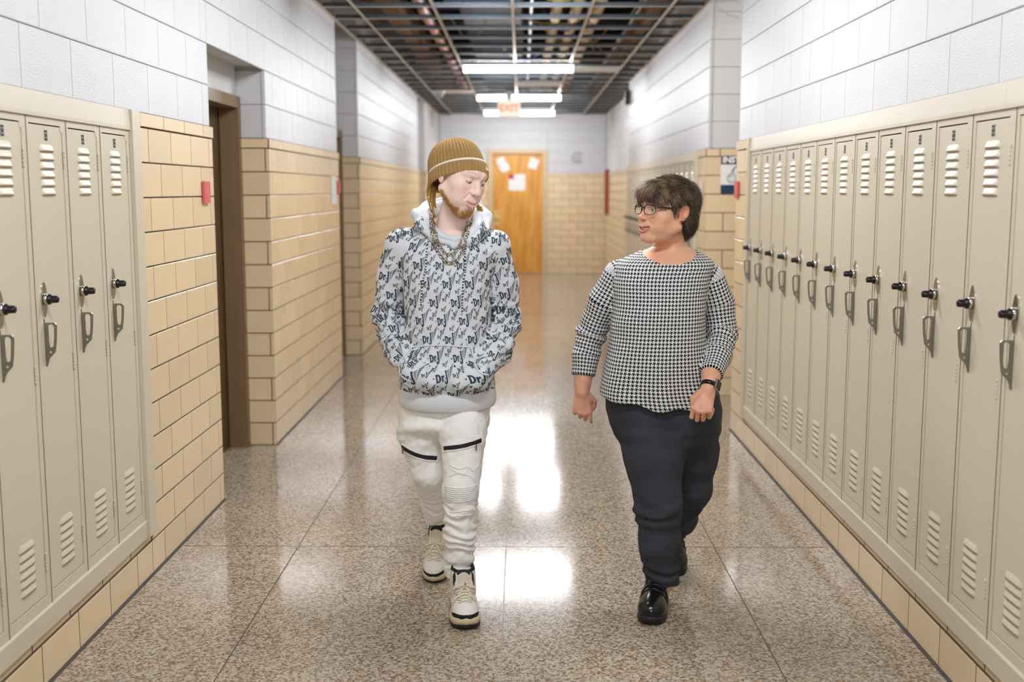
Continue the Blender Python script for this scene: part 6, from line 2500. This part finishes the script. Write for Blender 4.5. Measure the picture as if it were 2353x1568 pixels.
fs = at(1492, 1438, 4.005)
clog((fs.x + 0.035, 4.005 + 0.148, 0.0), (0, 0, math.radians(-13)))
clog((wleg[1][-1][0] - 0.005, wleg[1][-1][1] - 0.02, 0.052), (math.radians(20), 0, 0))

# ---- spectacles
mbf = MB()
for s in (-1, 1):
    loop = []
    for q in np.linspace(0, 2 * math.pi, 29):
        cx_, sx_ = math.cos(q), math.sin(q)
        rx = 0.0262 * math.copysign(abs(cx_) ** 0.75, cx_); rz = 0.0175 * math.copysign(abs(sx_) ** 0.75, sx_)
        xx = s * 0.0335 + rx
        loop.append(np.array([xx, -0.1035 + 0.35 * max(0, abs(xx) - 0.03) ** 1.0 * 0.9, -0.003 + rz + (0.0015 if sx_ > 0 else 0)]))
    fr_ = MB().tube([rel(to_w(p)) for p in loop], [0.0021 if p[2] > -0.003 else 0.0013 for p in loop], 8).build('spectacle_rim', 'frame_b', woman, True)
    ctr = np.mean(loop[:-1], 0)
    ring = [rel(to_w(p)) for p in loop[:-1]]
    V_ = ring + [rel(to_w(p + np.array([0, 0.001, 0]))) for p in loop[:-1]]
    n_ = len(ring)
    MB().add(V_, [tuple(range(n_)), tuple(range(2 * n_ - 1, n_ - 1, -1))] + [(i, (i + 1) % n_, n_ + (i + 1) % n_, n_ + i) for i in range(n_)]).build('lens', 'lens', fr_)
    tmp = [np.array([s * 0.0595, -0.093, 0.008]), np.array([s * 0.068, -0.080, 0.0085]), np.array([s * 0.077, -0.035, 0.010]), np.array([s * 0.0795, 0.002, 0.018]), np.array([s * 0.077, 0.030, 0.010])]
    te = MB().tube([rel(to_w(p)) for p in tmp], [0.003, 0.0032, 0.0028, 0.0024, 0.002], 8).build('temple', 'frame_b', woman, True)
    MB().sphere(rel(to_w(tmp[0] + np.array([s * 0.003, 0.002, 0]))), 0.0026, 8, 6).build('rivet', 'silver', te, True)
MB().tube([rel(to_w(p)) for p in ((-0.009, -0.1035, 0.004), (0, -0.1075, 0.006), (0.009, -0.1035, 0.004))], 0.0021, 8).build('spectacle_bridge', 'frame_b', woman, True)
for zz, yy in ((-0.036, 0.002), (-0.035, 0.008)):
    MB().sphere(rel(to_w((0.0855, yy, zz))), 0.0024, 8, 6).build('ear_stud', 'watch_b', woman, True)

# ---- hair
A_ = lambda fd, p, k=0.015: fd.add(tf(p, wR, wC, wS), k)
S_ = lambda fd, p, k=0.008: fd.sub(tf(p, wR, wC, wS), k)
fd = Field.box((wC[0] - 0.16, wC[1] - 0.16, wC[2] - 0.15), (wC[0] + 0.16, wC[1] + 0.16, wC[2] + 0.16), 0.003)
A_(fd, ell((0, 0.022, 0.042), (0.0875, 0.104, 0.090)))
A_(fd, ell((0, 0.080, -0.030), (0.060, 0.040, 0.068)), 0.02)
for s in (-1, 1):
    A_(fd, ell((s * 0.068, 0.050, -0.010), (0.020, 0.035, 0.050)), 0.02)
    A_(fd, cone((s * 0.074, -0.022, 0.030), (s * 0.076, -0.014, -0.016), 0.012, 0.006), 0.012)
A_(fd, ell((0.0, -0.062, 0.062), (0.066, 0.040, 0.044)), 0.025)
A_(fd, cone((-0.03, -0.088, 0.060), (0.055, -0.068, 0.030), 0.018, 0.014), 0.015)
A_(fd, cone((-0.03, -0.090, 0.064), (-0.050, -0.080, 0.030), 0.014, 0.008), 0.012)
S_(fd, ell((0, -0.115, -0.045), (0.085, 0.075, 0.064)), 0.010)
for s in (-1, 1):
    S_(fd, ell((s * 0.090, 0.010, -0.008), (0.026, 0.028, 0.040)), 0.006)
    S_(fd, ell((s * 0.070, -0.040, -0.045), (0.03, 0.045, 0.035)), 0.006)
V, Q = fd.nets()
V = smooth_verts(V, Q, 2, 0.5)
N0 = vnormals(V, Q)
Lh = loc_coords(V, wR, wC, wS)


def flow(L):
    x, y, z = L.T
    tw = sstep(0.050, 0.105, z)[:, None]
    bk_ = sstep(0.02, 0.08, y)[:, None]
    sd = np.stack([0.10 * np.sign(x), np.full(len(x), 0.55), np.full(len(x), -1.0)], 1)
    fw = np.stack([np.full(len(x), 0.35), np.full(len(x), -1.0), np.full(len(x), 0.15)], 1)
    bd = np.stack([0 * x, np.full(len(x), 0.1), np.full(len(x), -1.0)], 1)
    f = sd * (1 - tw) + fw * tw
    f = f * (1 - bk_) + bd * bk_
    lf = (sstep(0.0, -0.035, x) * sstep(-0.03, -0.07, y))[:, None]
    f = f * (1 - lf) + np.array([-0.35, -0.25, -1.0]) * lf
    return f


ph = Wob(71, 0.012, 8, (1, 1, 1))
f_ = flow(Lh)
cr = np.cross(f_, loc_coords(N0 + np.array(wC), wR, wC, (1, 1, 1)))
groove = np.sin(2 * np.pi * (Lh * (cr / np.maximum(np.linalg.norm(cr, axis=1, keepdims=True), 1e-6))).sum(1) / 0.009 + 1.5 * Wob(72, 0.05)(Lh))
V = V + N0 * (0.0012 * groove)[:, None]
hi = 0.5 + 0.5 * np.tanh(1.6 * Wob(73, 0.035)(Lh) - 0.4)
topf = sstep(0.09, -0.06, Lh[:, 1]) * sstep(0.0, 0.05, Lh[:, 2])
mixw = np.clip(hi * topf * 0.8 + 0.1, 0, 1)[:, None]
Ch = lin((48, 36, 28)) * (1 - mixw) + lin((140, 112, 84)) * mixw
hair = link('hair', np_mesh('hair', V, Q, 'hair', WBASE, color=Ch), woman)
hair['label'] = 'short tousled brown hair with lighter streaks'
rng = random.Random(17)
dear = np.sqrt(((np.abs(Lh[:, 0]) - 0.088) / 0.8) ** 2 + ((Lh[:, 1] - 0.004) / 0.9) ** 2 + ((Lh[:, 2] + 0.004)) ** 2)
pick = [i for i in range(len(V)) if rng.random() < 0.5 and not (dear[i] < 0.037 and Lh[i, 1] < 0.03)]
Lp = Lh[pick]
fw_ = flow(Lp)
wdir = fw_ @ wR.T
nn = N0[pick]
wdir = wdir - nn * (wdir * nn).sum(1)[:, None]
wdir = wdir / np.maximum(np.linalg.norm(wdir, axis=1, keepdims=True), 1e-6) + nn * 0.05 + np.array([[rng.gauss(0, .11) for _ in range(3)] for _ in pick])
cols = []
for k, i in enumerate(pick):
    w = min(1.0, max(0.0, mixw[i, 0] + rng.gauss(0, 0.22)))
    cols.append(lin((44, 33, 26)) * (1 - w) + lin((180, 150, 116)) * w)
HV, HF, HC = strands(None, V[pick] - nn * 0.001, nn, wdir, 0.032, 0.0008, cols, rng, 5, 0.001, 0.10)
o = link('hair_strands', hair_mesh('hair_strands', HV, HF, HC, 'hair', WBASE), hair)
o['kind'] = 'stuff'
ebr = [i for i in np.where((np.abs(wL[:, 2] - 0.0215 - 0.004 * np.cos((np.abs(wL[:, 0]) - 0.034) / 0.016)) < 0.003) & (np.abs(wL[:, 0]) > 0.012) & (np.abs(wL[:, 0]) < 0.054) & (wL[:, 1] < -0.05))[0] if rng.random() < 0.3]
if ebr:
    dirs = np.stack([wR @ np.array([np.sign(wL[i, 0]), 0.25, 0.2 + rng.uniform(-.3, .3)]) for i in ebr])
    HV, HF, HC = strands(None, wV[ebr], wN[ebr], dirs, 0.007, 0.0006, [lin((110, 82, 60))] * len(ebr), rng, 3)
    link('eyebrow', hair_mesh('eyebrow', HV, HF, HC, 'hair', WBASE), woman)

# ---- watch and ring
a, b = Vector(fore[1][0]), Vector(fore[1][1])
ax_ = (b - a).normalized()
ctr = a.lerp(b, 0.45)
u_ = Vector((0, -1, 0)); u_ = (u_ - ax_ * u_.dot(ax_)).normalized(); v_ = ax_.cross(u_)
V_, F_ = [], []
nb = 28
for i in range(nb):
    q = 2 * math.pi * i / nb
    for (h, r) in ((-0.011, 0.0305), (-0.011, 0.0330), (0.011, 0.0330), (0.011, 0.0305)):
        V_.append(rel(tuple(ctr + (u_ * math.cos(q) + v_ * math.sin(q)) * r + ax_ * h)))
for i in range(nb):
    for k in range(4):
        i2, k2 = (i + 1) % nb, (k + 1) % 4
        F_.append((i * 4 + k, i * 4 + k2, i2 * 4 + k2, i2 * 4 + k))
watch = MB().add(V_, F_).build('wrist_watch', 'watch_b', woman, True)
fdir = (u_ * 0.72 + v_ * (-0.69)).normalized() if v_.x < 0 else (u_ * 0.72 + v_ * 0.69).normalized()
sd_ = ax_.cross(fdir).normalized()


def slab(c, hw, hh, ht, nm, m, par, cham=0.003):
    V2, F2 = [], []
    for t, g in ((-ht, 0), (ht * 0.4, 0), (ht, -cham)):
        for a_, b_ in ((-1, -1), (1, -1), (1, 1), (-1, 1)):
            V2.append(rel(tuple(c + sd_ * (a_ * (hw + g)) + ax_ * (b_ * (hh + g)) + fdir * t)))
    for L0 in (0, 4):
        for k in range(4):
            F2.append((L0 + k, L0 + (k + 1) % 4, L0 + 4 + (k + 1) % 4, L0 + 4 + k))
    F2 += [(3, 2, 1, 0), (8, 9, 10, 11)]
    return MB().add(V2, F2).build(nm, m, par)


slab(ctr + fdir * 0.035, 0.0165, 0.0190, 0.005, 'watch_case', 'chrome', watch)
slab(ctr + fdir * 0.0375, 0.0150, 0.0175, 0.0045, 'watch_face', 'watch_b', watch)
k3 = Vector(KL[2]); tdir = None
dF = Vector((-0.36, -0.42, -0.86)).normalized(); nF = Vector((0.25, 0.86, -0.44)).normalized()
aF = math.radians(60)
fd_ = (dF * math.cos(aF) + nF * math.sin(aF)).normalized()
rc = k3 + fd_ * 0.020
e1 = fd_.orthogonal().normalized(); e2 = fd_.cross(e1)
ringpts = [rel(tuple(rc + (e1 * math.cos(q) + e2 * math.sin(q)) * 0.0106)) for q in np.linspace(0, 2 * math.pi, 21)]
ring = MB().tube(ringpts, 0.0018, 8).build('ring', 'gold', woman, True)
rp = rc + (-(nF) * 0.3 + Vector((0, -1, 0.3))).normalized() * 0.0115
MB().sphere(rel(tuple(rp)), 0.0045, 8, 6).build('ring_stone', 'chrome', ring)
